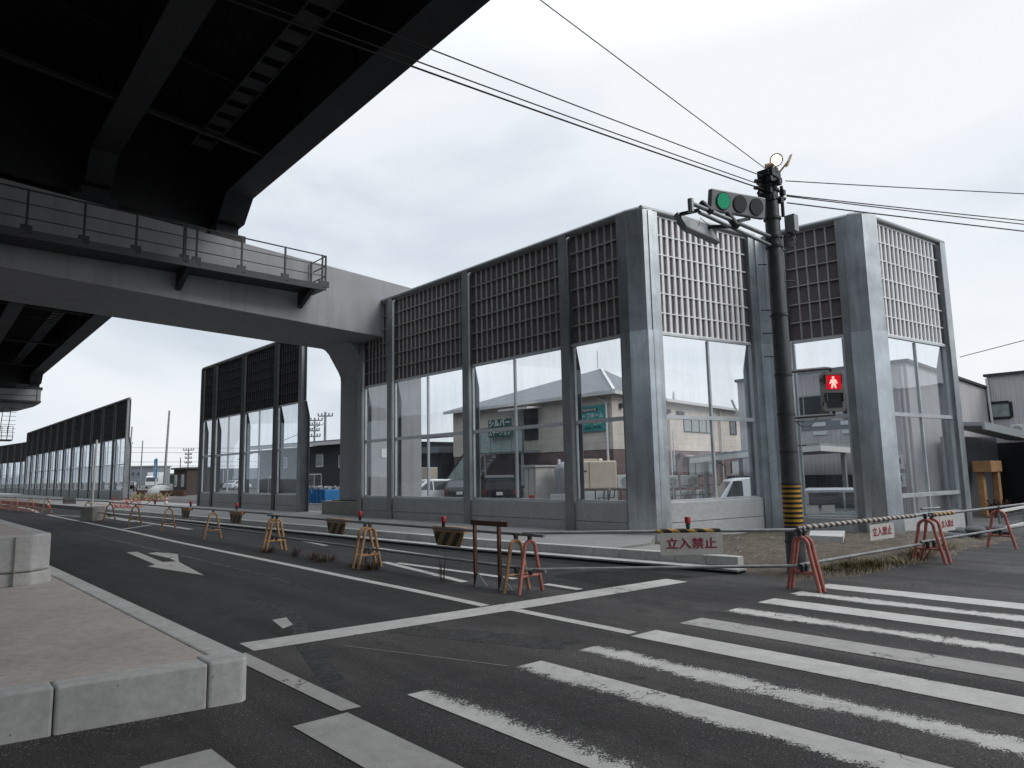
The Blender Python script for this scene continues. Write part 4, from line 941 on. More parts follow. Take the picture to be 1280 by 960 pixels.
def ac_unit(c, d, n, label, w=.8, h=.6, dp=.3, group='air conditioner units by the beige building'):
    c = V(c); d = V(d).normalized(); n = V(n).normalized(); u = V((0,0,1)); o = thing('air_conditioner', c, label, 'air conditioner', group)
    m = MB(); m.prism([c-d*w/2, c+d*w/2, c+d*w/2-n*dp, c-d*w/2-n*dp], u*h); build('casing', m, M['acw'], o, .015)
    m = MB(); cc = c + d*w*.12 + u*h*.5 + n*.004; m.disc(cc, n, h*.38, 20, .008); build('fan_opening', m, M['sig_grey'], o)
    m = MB()
    for k in range(4): m.tube([cc+n*.012+(d*math.cos(a)+u*math.sin(a))*h*(.09+.09*k) for a in [2*PI*i/18 for i in range(19)]], .008, 4)
    for k in range(4): a = PI*k/4; m.bar(cc+n*.014-(d*math.cos(a)+u*math.sin(a))*h*.37, cc+n*.014+(d*math.cos(a)+u*math.sin(a))*h*.37, .012)
    build('fan_grille', m, M['acw'], o)
    m = MB(); m.prism([c-d*w*.45-u*.06, c-d*w*.35-u*.06, c-d*w*.35-u*.06-n*dp, c-d*w*.45-u*.06-n*dp], u*.06); m.prism([c+d*w*.35-u*.06, c+d*w*.45-u*.06, c+d*w*.45-u*.06-n*dp, c+d*w*.35-u*.06-n*dp], u*.06); build('feet', m, M['darksteel'], o)
GZ = -.6
# beige care building: left face runs along y, the wing's face is skew
cb = thing('care_building', (32,30,GZ), 'beige two-storey building with hipped grey roof, brown tiled ground floor and green name sign', 'building')
XL = 30.4
W0, W1 = V((30.4,25.12,0)), V((51.0,27.98,0)); wd = (W1-W0).normalized(); wn = V((wd.y,-wd.x,0)); WL = 20.7
def WP(s, t, z): return W0 + wd*s + wn*t + V((0,0,z))
def wq(s, t): p = WP(s, t, 0); return (p.x, p.y)
m = MB(); m.plan([(XL,39.8),wq(0,0),wq(WL,0),wq(WL,-9),wq(8,-9),wq(8,-14.6)], 2.95, 6.1); build('upper_wall', m, M['beige'], cb)
m = MB(); m.plan([(XL+.03,39.77),wq(.03,-.03),wq(WL-.03,-.03),wq(WL-.03,-8.9),wq(7.9,-8.9),wq(7.9,-14.5)], GZ, 2.93); build('lower_wall', m, M['brown'], cb)
m = MB(); ev = [(XL-.45,40.3),wq(-.45,.45),wq(5.6,.45),wq(9,-14.9)]
rz = 8.45; pk = (35.0,29.7); pk2 = (36.5,34.5); m.add([(x,y,6.2) for x, y in ev] + [(*pk,rz),(*pk2,rz)], [(0,1,4,5),(1,2,4),(2,3,5,4),(3,0,5),(3,2,1,0)]); build('roof', m, M['roof'], cb)
m = MB()
for a, c in zip(ev[:2], ev[1:3]): m.bar((*a,6.10),(*c,6.10),.12,.2)
m.bar((*ev[1],6.24),(*pk,rz+.03),.16,.06)
build('eave_fascia', m, M['trim'], cb)
m = MB(); m.tube([(pk[0]-.1,pk[1]+.2,rz),(pk[0]-.1,pk[1]+.2,rz+1.2)], .03, 6); build('aerial', m, M['alu'], cb)
m = MB(); m.add([WP(5.62,.45,6.13),WP(WL+.5,.45,6.13),WP(WL+.5,-9,6.13),WP(5.62,-9,6.13),WP(5.62,-3.7,6.98),WP(WL+.5,-3.7,6.98)], [(0,1,5,4),(1,2,5),(2,3,4,5),(3,0,4),(3,2,1,0)]); build('roof', m, M['roof'], cb)
m = MB(); m.bar(WP(5.7,.45,6.05),WP(WL+.5,.45,6.05),.12,.18); build('eave_fascia', m, M['trim'], cb)
m = MB(); m.tube([WP(9.6,-1,6.4),WP(9.6,-1,7.0)], [.12,.05], 8); build('roof_vent', m, M['trim'], cb)
for s, z, w_, h_, g_, bn in ((11.1,4.70,4.6,.95,'curtain_glass',3),(16.9,4.75,1.15,1.0,'dark_glass',0),(20.0,4.75,.8,1.0,'dark_glass',0),(3.6,4.7,1.2,1.0,'dark_glass',1),(11.2,1.85,4.0,1.0,'curtain_glass',3),(7.2,1.9,.6,1.5,'dark_glass',0),(5.0,1.9,.6,1.5,'dark_glass',0),(17.5,1.0,2.6,2.6,'curtain_glass',0)):
    framed_window(cb, WP(s,.0,z), wd, w_, h_, wn, g_, 'darksteel', bn)
m = MB()
for s, z in ((.9,5.3),(1.5,5.28),(6.1,5.3),(6.6,5.28),(8.0,5.25),(8.5,5.23),(5.7,2.5),(7.9,2.5),(1.6,2.4)):
    c = WP(s,.02,z); m.prism([c-wd*.16, c+wd*.16, c+wd*.16+V((0,0,.26)), c-wd*.16+V((0,0,.26))], wn*.18)
build('vent_hood', m, M['darksteel'], cb)
m = MB(); m.tube([WP(6.6,.12,GZ),WP(6.6,.12,4.9)], .07, 8); m.tube([WP(7.0,.12,2.0),WP(7.0,.12,4.2)], .04, 8); m.tube([WP(14.4,.12,GZ),WP(14.4,.12,5.9)], .06, 8); build('drainpipe', m, M['trim'], cb)
m = MB(); m.tube([(XL-.1,25.45,GZ),(XL-.1,25.45,5.6),(XL-.1,26.2,6.0)], .07, 8); build('drainpipe', m, M['trim'], cb)
m = MB(); m.prism([WP(8.6,.02,2.55),WP(14.2,.02,2.55),WP(14.2,.9,2.42),WP(8.6,.9,2.42)], (0,0,.1)); build('canopy', m, M['trim'], cb)
# left face: door, awning, stair with frosted panels, signs
framed_window(cb, (XL,31.7,4.75), (0,1,0), 1.2, 1.9, (-1,0,0), 'dark_glass', 'darksteel', 1)
framed_window(cb, (XL,38.2,4.6), (0,1,0), .5, .5, (-1,0,0), 'dark_glass', 'darksteel', 0); framed_window(cb, (XL,37.5,4.6), (0,1,0), .5, .5, (-1,0,0), 'dark_glass', 'darksteel', 0)
framed_window(cb, (XL+.03,31.6,1.0), (0,1,0), 3.0, 2.6, (-1,0,0), 'dark_glass', 'darksteel', 2)
m = MB(); m.prism([(XL,30.7,5.72),(XL,33.4,5.72),(XL-1.3,33.4,5.62),(XL-1.3,30.7,5.62)], (0,0,.12)); build('awning', m, M['trim'], cb)
st = MB(); st.prism([(XL-1.4,31.0,2.95),(XL-.02,31.0,2.95),(XL-.02,35.0,2.95),(XL-1.4,35.0,2.95)], (0,0,.16))
for k in range(16): y = 35.0+.27*k; z = 2.9-.22*(k+1); st.box(XL-1.35,XL-.15,y,y+.3,z,z+.05)
st.bar((XL-1.38,35.0,2.95),(XL-1.38,39.4,-.55),.06,.28); st.bar((XL-.12,35.0,2.95),(XL-.12,39.4,-.55),.06,.28)
for y in (31.2,34.7): st.bar((XL-1.3,y,GZ),(XL-1.3,y,2.95),.12)
stair = build('stair', st, M['sig_back'], cb)
for k in range(4):
    m = MB(); y = 31.03+k*1.0; m.box(XL-1.46,XL-1.43,y,y+.94,3.05,4.55); build('frosted_panel', m, M['frost'], stair)
for k in range(3):
    m = MB(); y = 35.02+k*1.35; z = 2.95-k*1.07; m.prism([(XL-1.46,y,z+.05),(XL-1.46,y+1.3,z-1.0),(XL-1.46,y+1.3,z+.25),(XL-1.46,y,z+1.35)], (.03,0,0)); build('frosted_panel', m, M['frost'], stair)
m = MB()
for k in range(5): m.bar((XL-1.40,31.0+k*1.0,3.0),(XL-1.40,31.0+k*1.0,4.6),.05)
m.bar((XL-1.40,31,4.6),(XL-1.40,35,4.6),.06); m.bar((XL-1.40,35,4.6),(XL-1.40,39.3,1.0),.06); build('handrail', m, M['darksteel'], stair)
def signboard(y0, y1, z0, z1, mat, label, lines, name='name_sign', x=XL):
    o = thing(name, (x-.1,(y0+y1)/2,z0), label, 'sign'); m = MB(); m.box(x-.10,x-.02,y0,y1,z0,z1); build('panel', m, M[mat], o)
    for body, zc, sz, mt, ww in lines: text('lettering', body, sz, (x-.104,(y0+y1)/2,zc), (0,-1,0), (0,0,1), M[mt], o, .01, .012*sz, ww)
    return o
signboard(31.75,33.9,4.56,5.10,'dgreen','upper dark green board with white katakana on the beige building', [('シルバー',4.83,.52,'letter',1.0)], x=28.8)
signboard(31.75,33.9,3.98,4.50,'dgreen','lower dark green board with white katakana on the beige building', [('ステーション',4.24,.42,'letter',.84)], x=28.8)
o = signboard(25.55,28.1,4.02,5.50,'teal','teal board with white and dark lettering near the corner of the beige building', [('グループホーム',4.90,.36,'letter',.9),('シルバービル',4.50,.34,'letter',1.0),('052-380-7978',4.20,.27,'dletter',1.25)])
m = MB(); m.box(XL-.115,XL-.101,26.1,27.5,5.13,5.36); build('pill_label', m, M['dletter'], o); text('lettering','認知症対応型',.17,(XL-.118,26.8,5.245),(0,-1,0),(0,0,1),M['letter'],o,.004,.001,1.2)
framed_window(cb, (XL,24.9+.9,4.7), (0,1,0), .35, .9, (-1,0,0), 'dark_glass','darksteel',0)
# white storage, tank and plant units in the lot
m = MB(); o = thing('storage_shed', (23.4,23.6,GZ), 'pale plain storage shed beside the grey water tank', 'shed')
m.plan([(22.85,24.4),(22.60,23.35),(24.5,22.9),(24.75,23.95)], GZ, 1.98); build('wall', m, M['shed'], o, .02)
m = MB(); m.plan([(22.80,24.46),(22.54,23.30),(24.56,22.83),(24.82,24.0)], 1.983, 2.06); build('roof', m, M['shed'], o, .01)
m = MB(); m.bar((22.74,24.0,GZ),(22.74,24.0,1.95),.02); m.bar((22.63,23.5,GZ),(22.63,23.5,1.95),.02); build('door_seam', m, M['sig_back'], o)
m = MB(); m.box(22.28,22.42,23.30,23.52,.15,.72); o = build('hydrant_box', m, M['red'], bevel=.02); tag(o, 'red fire equipment box before the pale storage shed', 'fire box')
m = MB(); m.box(22.32,22.38,23.38,23.44,-.6,.15); build('stand', m, M['darksteel'], o)
o = thing('water_tank', (23.5,22.4,GZ), 'grey domed water tank between the storage shed and the cream plant unit', 'tank')
m = MB(); m.tube([(23.5,22.35,.75),(23.5,22.35,1.85),(23.5,22.35,2.1),(23.5,22.35,2.2)], [.5,.5,.34,.1], 20); build('tank_body', m, M['frp'], o)
m = MB(); m.box(22.95,24.0,21.9,22.8,GZ,.74); build('base_cabinet', m, M['acw'], o, .02)
m = MB()
for a in (0,1.5,3,4.5): m.tube([(23.5+.35*math.cos(a),22.35+.35*math.sin(a),2.05),(23.5+.35*math.cos(a),22.35+.35*math.sin(a),2.32)], .05, 8)
build('valve', m, M['acw'], o)
ux = V((.76,-.65,0)); uy = V((.65,.76,0)); uc = V((23.1,19.95,0))
def UQ(a, c, z): return uc + ux*a + uy*c + V((0,0,z))
o = thing('plant_unit', uc, 'cream boxy plant unit on a pipe-filled base, left of the first corner post', 'machine unit')
m = MB(); m.prism([UQ(-.78,0,.98),UQ(.78,0,.98),UQ(.78,1.2,.98),UQ(-.78,1.2,.98)], (0,0,1.2)); build('cabinet', m, M['cream'], o, .05)
m = MB(); m.prism([UQ(-.42,-.004,1.0),UQ(-.40,-.004,1.0),UQ(-.40,-.004,2.15),UQ(-.42,-.004,2.15)], uy*-.006); m.prism([UQ(-.66,-.004,1.72),UQ(-.52,-.004,1.72),UQ(-.52,-.004,1.78),UQ(-.66,-.004,1.78)], uy*-.006); build('door_seam', m, M['rust'], o)
m = MB(); m.prism([UQ(-.7,.2,2.19),UQ(.0,.2,2.19),UQ(.0,.8,2.19),UQ(-.7,.8,2.19)], (0,0,.1)); m.tube([UQ(.15,.4,2.2),UQ(.15,.4,2.3)], [.12,.04], 10); m.tube([UQ(.5,.4,2.2),UQ(.5,.4,2.4)], .05, 8); build('roof_vent', m, M['cream'], o)
m = MB(); m.prism([UQ(-.78,.05,GZ),UQ(.78,.05,GZ),UQ(.78,1.2,GZ),UQ(-.78,1.2,GZ)], (0,0,1.52)); build('base_cabinet', m, M['acw'], o)
m = MB(); m.bar(UQ(-.9,-.12,.93),UQ(1.2,-.12,.93),.04)
for a in (-.85,-.2,.35,.9,1.15): m.bar(UQ(a,-.12,GZ),UQ(a,-.12,.93),.04)
for a in (-.15,.1,.3): m.tube([UQ(a,-.05,.2),UQ(a+.1,-.1,.6),UQ(a+.3,-.1,.6),UQ(a+.35,-.05,.9)], .03, 6)
build('pipework', m, M['darksteel'], o)
ac_unit(UQ(1.12,.1,1.0), ux, -uy, 'air conditioner at the right end of the cream plant unit', .62, .56)
ac_unit((29.0,20.45,.85), (.76,-.65,0), (-.65,-.76,0), 'left air conditioner of the pair on the rail right of the first corner'); ac_unit((29.75,19.80,.85), (.76,-.65,0), (-.65,-.76,0), 'right air conditioner of the pair on the rail right of the first corner')
ac_unit((36.4,20.9,.85), (.76,-.65,0), (-.65,-.76,0), 'lone air conditioner beside the white van')
o = thing('handrail', (27.5,19.4,GZ), 'low metal handrail in front of the beige building wing', 'railing')
p, q = V((26.3,20.2,0)), V((33.2,19.3,0)); m = MB()
for z in (.95,.5): m.bar(p+V((0,0,z)), q+V((0,0,z)), .05)
for k in range(14): r = p.lerp(q, k/13); m.bar(r+V((0,0,GZ)), r+V((0,0,.95)), .04)
build('rails', m, M['sig_back'], o)
for k, (s, lb) in enumerate(((.1,'first'),(.3,'second'),(.5,'third'),(.7,'fourth'))):
    r = p.lerp(q, s+.06) + V((.5,1.0,-.15)); ac_unit(r, (.99,-.13,0), (-.13,-.99,0), '%s outdoor unit from the left behind the low handrail' % lb, .85, .8)
m = MB(); m.tube([(27.0,20.6,GZ),(27.0,20.6,2.9)], .05, 8); tag(build('vent_pipe', m, M['trim']), 'slim white vertical pipe standing behind the handrail', 'pipe')
o = thing('lamp_post', (31.0,18.6,GZ), 'slim white post with bent arm in front of the carport', 'lamp post')
m = MB(); m.tube([(31.0,18.6,GZ),(31.0,18.6,1.85),(30.9,18.7,2.0),(30.0,19.6,2.05)], .05, 8); build('post', m, M['trim'], o)
# grey ribbed warehouse
wh = thing('warehouse', (36,12,GZ), 'grey ribbed-metal warehouse in two blocks behind the right-hand barriers', 'warehouse')
XA = 34.4
m = MB(); m.add([(XA,19.6,GZ),(XA,11.13,GZ),(42.5,10.05,GZ),(46,10.0,GZ),(46,19.6,GZ),(XA,19.6,6.4),(XA,11.13,6.4),(42.5,10.05,5.55),(46,10.0,5.3),(46,19.6,5.3)], [(0,1,6,5),(2,3,8,7),(3,4,9,8),(4,0,5,9),(5,6,7,8,9)])
m.m = 1; m.add([(XA,11.13,GZ),(42.5,10.05,GZ),(42.5,10.05,5.55),(XA,11.13,6.4)], [(0,1,2,3)]); build('wall', m, [M['rib_grey'],M['rib_side']], wh)
m = MB(); m.prism([(XA-.12,19.7,6.4),(XA-.12,11.0,6.4),(42.6,9.93,5.55),(46,9.9,5.3),(46,19.7,5.3)], (0,0,.13)); build('roof', m, M['darksteel'], wh)
m = MB(); m.plan([(42.45,9.98),(42.45,-12),(60,-12),(60,9.98)], GZ, 6.2); build('wall', m, M['rib_grey'], wh)
m = MB(); m.plan([(42.3,10.1),(42.3,-12.1),(60,-12.1),(60,10.1)], 6.203, 6.33); build('roof', m, M['darksteel'], wh)
framed_window(wh, (42.45,9.55,4.42), (0,1,0), .95, .80, (-1,0,0), 'curtain_glass', 'black', 0, .13)
framed_window(wh, (XA,16.0,4.65), (0,1,0), 2.6, 1.2, (-1,0,0), 'dark_glass', 'sig_back', 1); framed_window(wh, (XA,13.0,4.65), (0,1,0), 2.2, 1.2, (-1,0,0), 'dark_glass', 'sig_back', 1)
m = MB()
m.box(XA-.03,XA-.01,11.8,17.5,3.55,3.95); build('sill_band', m, M['far_grey'], wh)
m = MB()
for y in (16.8,15.3,13.9,12.5):
    m.box(XA-.05,XA-.032,y-.34,y+.34,3.72,3.92); m.box(XA-.05,XA-.011,y-.40,y+.30,3.30,3.48)
build('label_plate', m, M['white'], wh)
m = MB(); m.tube([(42.35,9.98,6.1),(42.3,9.9,3.4)], .06, 8); m.tube([(XA-.1,11.3,GZ),(XA-.1,11.3,6.2)], .045, 8); m.tube([(XA-.1,11.5,1.8),(XA-.1,11.5,5.0)], .03, 8); m.tube([(XA-.1,19.6,4.6),(XA-.5,19.7,5.4)], .06, 8); build('drainpipe', m, M['trim'], wh)
for z in (1.55,.75):
    m = MB(); m.box(XA-.22,XA-.01,11.55,12.05,z,z+.62); mb_ = build('meter_box', m, M['acw'], wh, .02)
    m = MB(); m.box(XA-.232,XA-.221,11.65,11.9,z+.25,z+.5); build('dial_window', m, M['dark_glass'], mb_)
m = MB(); m.prism([(35.3,10.1,3.45),(41.9,9.2,2.85),(41.7,7.6,2.75),(35.1,8.6,3.35)], (0,0,.16)); m.bar((35.1,8.55,3.36),(41.7,7.55,2.76),.1,.34); build('awning', m, M['sig_back'], wh)
m = MB(); m.plan([(36.3,10.6),(36.3,10.2),(41.2,9.55),(41.2,10.2)], GZ, 3.0); build('doorway_dark', m, M['rib_mid'], wh)
m = MB(); m.box(42.2,42.44,2.0,9.9,GZ,2.75); build('doorway_dark', m, M['black'], wh)  # black panel standing for the shade and dark interior under the awning
m = MB(); m.bar((41.6,7.7,GZ),(41.6,7.7,2.75),.14); m.bar((39.8,7.0,GZ),(39.8,7.0,2.75),.12); build('awning_post', m, M['sig_back'], wh)
m = MB(); m.box(41.2,41.9,7.75,8.35,GZ+.5,GZ+1.1); build('meter_box', m, M['acw'], wh)
ac_unit((42.0,8.75,3.05), (0,1,0), (-1,0,0), 'air conditioner standing on the warehouse awning', .7, .6, group='air conditioners at the warehouse')
tf = thing('timber_frame', (37,9.4,GZ), 'orange timber porch frame under the warehouse awning at the right', 'timber frame')
for x, y in ((36.95,9.30),(37.9,8.95),(35.2,9.75)):
    m = MB(); m.box(x-.2,x+.2,y-.12,y+.12,GZ,1.35 if x > 36 else 2.4); build('post', m, M['wood'], tf, .02)
m = MB(); m.box(36.55,38.3,8.78,9.5,1.353,1.85); build('beam', m, M['wood'], tf, .02)
o = thing('potted_plants', (36.2,8.6,GZ), 'dark huddle of potted plants before the timber frame', 'plant pots')
for x, y in ((36.0,8.7),(36.5,8.5)):
    m = MB(); m.tube([(x,y,GZ),(x,y,GZ+.35)], [.16,.22], 12); build('pot', m, M['rust'], o)
m = MB()
for k in range(90):
    a = random.uniform(0,6.28); x, y = random.choice(((36.0,8.7),(36.5,8.5))); p = V((x,y,GZ+.3)); q = p+V((.3*math.cos(a),.3*math.sin(a),random.uniform(.05,.5))); m.bar(p,q,.05,.01)
build('foliage', m, M['dry'], o)
# carport
cp = thing('carport', (30,15,GZ), 'flat carport roof sheltering the white vehicles before the warehouse', 'carport')
m = MB(); m.prism([(28.0,12.5,2.56),(29.4,15.5,2.50),(28.9,19.2,2.22),(33.5,20.0,2.22),(33.8,12.2,2.40)], (0,0,.14)); build('roof', m, M['sig_back'], cp)
m = MB(); m.bar((28.0,12.5,2.48),(29.4,15.5,2.42),.06,.22); m.bar((29.4,15.5,2.42),(28.9,19.2,2.14),.06,.22); m.bar((28.0,12.5,2.48),(33.8,12.2,2.32),.06,.22); build('fascia', m, M['trim'], cp)
for x, y in ((30.4,12.6),(33.2,12.5),(33.2,19.0),(29.6,18.8)):
    m = MB(); m.bar((x,y,GZ),(x,y,2.3),.16); build('post', m, M['sig_grey'], cp)
m = MB(); m.box(33.5,33.9,12.0,20,GZ,1.35); tag(build('dark_fence', m, M['rib_dark']), 'dark slatted fence under the carport behind the white vehicles', 'fence')
# mesh guard fence at the right
mf = thing('mesh_fence', (30,5.3,GZ), 'low wire mesh fence with white rails along the road at the right edge', 'fence')
m = MB()
for z in (.40,-.08): m.bar((23.4,5.55,z),(60,4.95,z),.06,.07)
build('rail', m, M['trim'], mf)
for k in range(15):
    m = MB(); m.bar((23.4+2.5*k,5.56-.041*k,-.6),(23.4+2.5*k,5.56-.041*k,.42),.05); build('post', m, M['galv_dull_shade'], mf)
m = MB()
for k in range(230): m.bar((23.4+.15*k,5.55-.00246*k,-.55),(23.4+.15*k,5.55-.00246*k,.36),.008)
for k in range(8): m.bar((23.4,5.55,-.5+.11*k),(58,4.98,-.5+.11*k),.008)
build('mesh', m, M['galv_dull_shade'], mf)
# dark navy house, bins
nh = thing('navy_house', (28,58,0), 'dark navy two-storey house with white-framed windows seen in the gap beside the pier column', 'house')
m = MB(); m.plan([(27.0,66),(27.0,45),(36,45),(36,66)], -.6, 4.3); build('wall', m, M['navy'], nh)
m = MB(); m.prism([(26.3,67,4.55),(26.3,44.2,4.32),(37,44.2,4.9),(37,67,5.1)], (0,0,.22)); build('roof', m, M['far_grey'], nh)
m = MB(); m.bar((26.3,44.2,4.3),(26.3,67,4.54),.08,.26); build('eave_fascia', m, M['trim'], nh)
for y, z, w_, h_, bn in ((56.3,3.05,1.1,.95,0),(53.4,3.05,1.2,.95,0),(54.3,1.0,2.5,1.9,1),(62.5,1.0,2.0,1.6,1),(60.2,3.05,1.2,.9,0),(49.5,2.9,1.3,.9,0)): framed_window(nh, (27.0,y,z), (0,1,0), w_, h_, (-1,0,0), 'curtain_glass' if z > 2.5 else 'dark_glass', 'trim', bn, .09)
for k, y in enumerate((48.9,46.7)):
    o = thing('waste_container', (24.3,y,0), 'blue open waste container, %s, in front of the navy house' % ('left one' if k == 0 else 'right one beside the pier column'), 'container', 'blue containers')
    m = MB(); m.prism([(23.6,y-1.0,-.6),(23.5,y-1.0,.8),(25.2,y-1.0,.8),(25.1,y-1.0,-.6)], (0,1.95,0)); build('body', m, M['blue_bin'], o, .03)
    m = MB(); m.bar((23.5,y-1.02,.82),(23.5,y+.97,.82),.1,.08)
    for yy in (-.6,0,.6): m.bar((23.5,y+yy,-.5),(23.47,y+yy,.75),.06)
    build('rim_rib', m, M['blue_bin'], o)
    for j in range(7):
        m = MB(); c = V((24.2+random.uniform(-.5,.5), y+random.uniform(-.8,.8), .82)); m.bar(c, c+V((random.uniform(-.5,.5),random.uniform(-.5,.5),.2)), .2, .14); build('rubble', m, M['conc_pier'], o)
m = MB(); m.box(22.0,22.15,40,52,-.6,-.05); tag(build('low_wall', m, M['conc_pier']), 'low rubble wall in front of the blue containers', 'wall')
for k in range(9):
    m = MB(); x, y = 20.5+random.uniform(-.8,.8), 40+random.uniform(-2.5,4); r = random.uniform(.18,.4); m.add([(x+r,y,-.6),(x,y+r,-.6),(x-r,y,-.6),(x,y-r,-.6),(x+.2*r,y,-.6+r*1.1)], [(0,1,4),(1,2,4),(2,3,4),(3,0,4)]); tag(build('rock', m, M['conc_pier']), 'pale rubble lump on the ground beside the pier column', 'rock', 'rubble beside the pier')
ht = thing('dark_hut', (27,86,0), 'small dark hut on a brown base left of the second barrier', 'hut')
m = MB(); m.plan([(25.9,88),(25.9,83.2),(29,83.2),(29,88)], -.6, 2.9); build('wall', m, M['brownbrick'], ht)
m = MB(); m.plan([(25.6,88.2),(25.6,83),(29.2,83),(29.2,88.2)], 2.9, 3.1); build('roof', m, M['darksteel'], ht)
for y in (87.0,84.6): framed_window(ht, (25.9,y,1.6), (0,1,0), .9, 1.3, (-1,0,0), 'curtain_glass','trim',0,.08)
m = MB(); m.box(24,24.3,78,96,-.6,.55); tag(build('low_wall', m, M['rust']), 'low brown wall before the dark hut', 'wall')
# dark low building and pale store behind the left bays
db = thing('low_building', (34,48,0), 'dark low shed with pale roof edge behind the left bays of the long barrier', 'shed')
m = MB(); m.plan([(30.5,52),(30.5,41.4),(40,41.4),(40,52)], -.6, 3.3); build('wall', m, M['rib_dark'], db)
m = MB(); m.plan([(30.0,52.4),(30.0,41.0),(40.4,41.0),(40.4,52.4)], 3.3, 3.75); build('roof', m, M['far_grey'], db)
m = MB(); m.box(26.1,26.9,36.9,37.9,-.6,2.2); o = build('vending_box', m, M['cream'], bevel=.03); tag(o, 'plain cream cabinet beside the white car', 'cabinet')

# unseen block added across the road to darken reflections and the viaduct underside
ob = thing('added_dark_block', (-26,10,0), 'added dark ribbed block beyond the viaduct, out of view, darkening reflections in the glass', 'building')
m = MB(); m.plan([(-20,-20),(-20,75),(-34,75),(-34,-20)], 0, 8.5); build('wall', m, M['rib_dark'], ob)
m = MB(); m.plan([(-19.7,-20.3),(-19.7,75.3),(-34.3,75.3),(-34.3,-20.3)], 8.503, 8.75); build('roof', m, M['darksteel'], ob)
# ------------------------------------------------------------------ vehicles
def car(loc, rz, label, paint, L=4.6, W=1.75, H=1.7, kind='van', cat='car', group=None):
    """x forward, y left; the body is a lofted hull with inset glass"""
    nm = {'van':'minivan','suv':'estate_car','sedan':'parked_car','kei':'light_van','hatch':'parked_car'}[kind]
    root = thing(nm, (0,0,0), label, cat, group); h2 = L/2
    if kind in ('van','kei'): side = [(-h2,.35),(-h2,.95),(-h2+.10,H-.12),(-h2+.3,H),(h2-1.75,H),(h2-1.25,H-.08),(h2-.62,1.02),(h2-.08,.86),(h2,.55),(h2-.02,.32)]
    elif kind == 'suv': side = [(-h2,.40),(-h2+.02,.95),(-h2+.55,H-.10),(-h2+.8,H),(h2-2.2,H),(h2-1.95,H-.05),(h2-1.25,1.0),(h2-.1,.84),(h2,.6),(h2-.02,.32)]
    else: side = [(-h2,.35),(-h2+.02,.92),(-h2+.55,1.0) if kind == 'sedan' else (-h2+.12,1.05),(-h2+1.15,H-.03) if kind == 'sedan' else (-h2+.5,H-.05),(-.25,H),(.25,H-.03),(h2-1.15,.98),(h2-.1,.80),(h2,.55),(h2-.02,.3)]
    def wid(z): return W/2*(1 if z < .95 else 1 - .17*(z-.95)/(H-.95))
    m = MB(); n = len(side); vs = [(x, s*wid(z), z) for s in (-1,1) for x, z in side]
    m.add(vs, [tuple(range(n)), tuple(reversed(range(n,2*n)))] + [(i, n+i, n+(i+1) % n, (i+1) % n) for i in range(n)]); build('body', m, M[paint], root, .045)
    zb, zt = (.98, H-.12)
    def sidewin(x0, x1, sl0, sl1):
        for s in (-1,1):
            m = MB(); e = .012; pts = [(x0,zb),(x1,zb),(x1-sl1,zt),(x0+sl0,zt)]; m.prism([(x, s*(wid(z)+.002), z) for x, z in pts], (0, s*e, 0)); build('window', m, M['dark_glass'], root)
    if kind == 'van': sidewin(-h2+.15,-.55,.08,0); sidewin(-.48,.55,0,.05); sidewin(.62,h2-.85,0,.5)
    elif kind == 'kei': sidewin(.35,h2-.85,0,.45)
    elif kind == 'suv': sidewin(-h2+.35,-.95,.35,0); sidewin(-.88,.15,0,0); sidewin(.22,h2-1.35,0,.62)
    else: sidewin(-h2+.75 if kind == 'sedan' else -h2+.4,-.1,.45,0); sidewin(-.02,h2-1.3,0,.72)
    m = MB()                                                        # windscreen and rear screen lie on the hull
    fi = {'van':5,'kei':5,'suv':5}.get(kind,5); a, c = V((side[fi][0],0,side[fi][1])), V((side[fi+1][0],0,side[fi+1][1])); d = c-a; nn = V((-d.z,0,d.x)).normalized(); nn = nn if nn.x > 0 else -nn
    q0, q1 = a+d*.08, a+d*.92; m.prism([q0+V((0,-wid(q0.z)+.1,0)), q0+V((0,wid(q0.z)-.1,0)), q1+V((0,wid(q1.z)-.08,0)), q1+V((0,-wid(q1.z)+.08,0))], nn*.012); build('windscreen', m, M['dark_glass'], root)
    ri = 1 if kind in ('van','kei','suv') else 2; a, c = V((side[ri][0],0,side[ri][1])), V((side[ri+1][0],0,side[ri+1][1])); d = c-a; nn = V((-d.z,0,d.x)).normalized(); nn = nn if nn.x < 0 else -nn
    m = MB(); q0, q1 = a+d*.10, a+d*.92; m.prism([q0+V((0,-wid(q0.z)+.1,0)), q0+V((0,wid(q0.z)-.1,0)), q1+V((0,wid(q1.z)-.1,0)), q1+V((0,-wid(q1.z)+.1,0))], nn*.012); build('rear_window', m, M['dark_glass'], root)
    for x in (-h2+.85, h2-.85):
        for s in (-1,1):
            m = MB(); m.tube([(x,s*(W/2-.2),.31),(x,s*(W/2+.012),.31)], .31, 22); wh_ = build('wheel', m, M['tyre'], root)
            m = MB(); m.tube([(x,s*(W/2+.012),.31),(x,s*(W/2+.022),.31)], .19, 16); build('rim', m, M['chrome'], wh_)
    for s in (-1,1):
        m = MB(); m.box(h2-.16,h2-.01+.02,s*W*.34-.2,s*W*.34+.2,.62,.78); build('headlight', m, M['headlamp'], root, .02)
        m = MB(); m.box(-h2-.012,-h2+.1,s*(W/2-.13)-.09,s*(W/2-.13)+.09,.72,1.05 if kind != 'sedan' else .9); build('tail_light', m, M['taillamp'], root, .02)
        m = MB(); m.box(h2-1.35,h2-1.2,s*(W/2+.1)-.1,s*(W/2+.1)+.1,.98,1.12); build('mirror', m, M[paint], root, .03)
    m = MB(); m.box(h2-.04,h2+.014,-.55,.55,.40,.56); build('grille', m, M['black'], root)
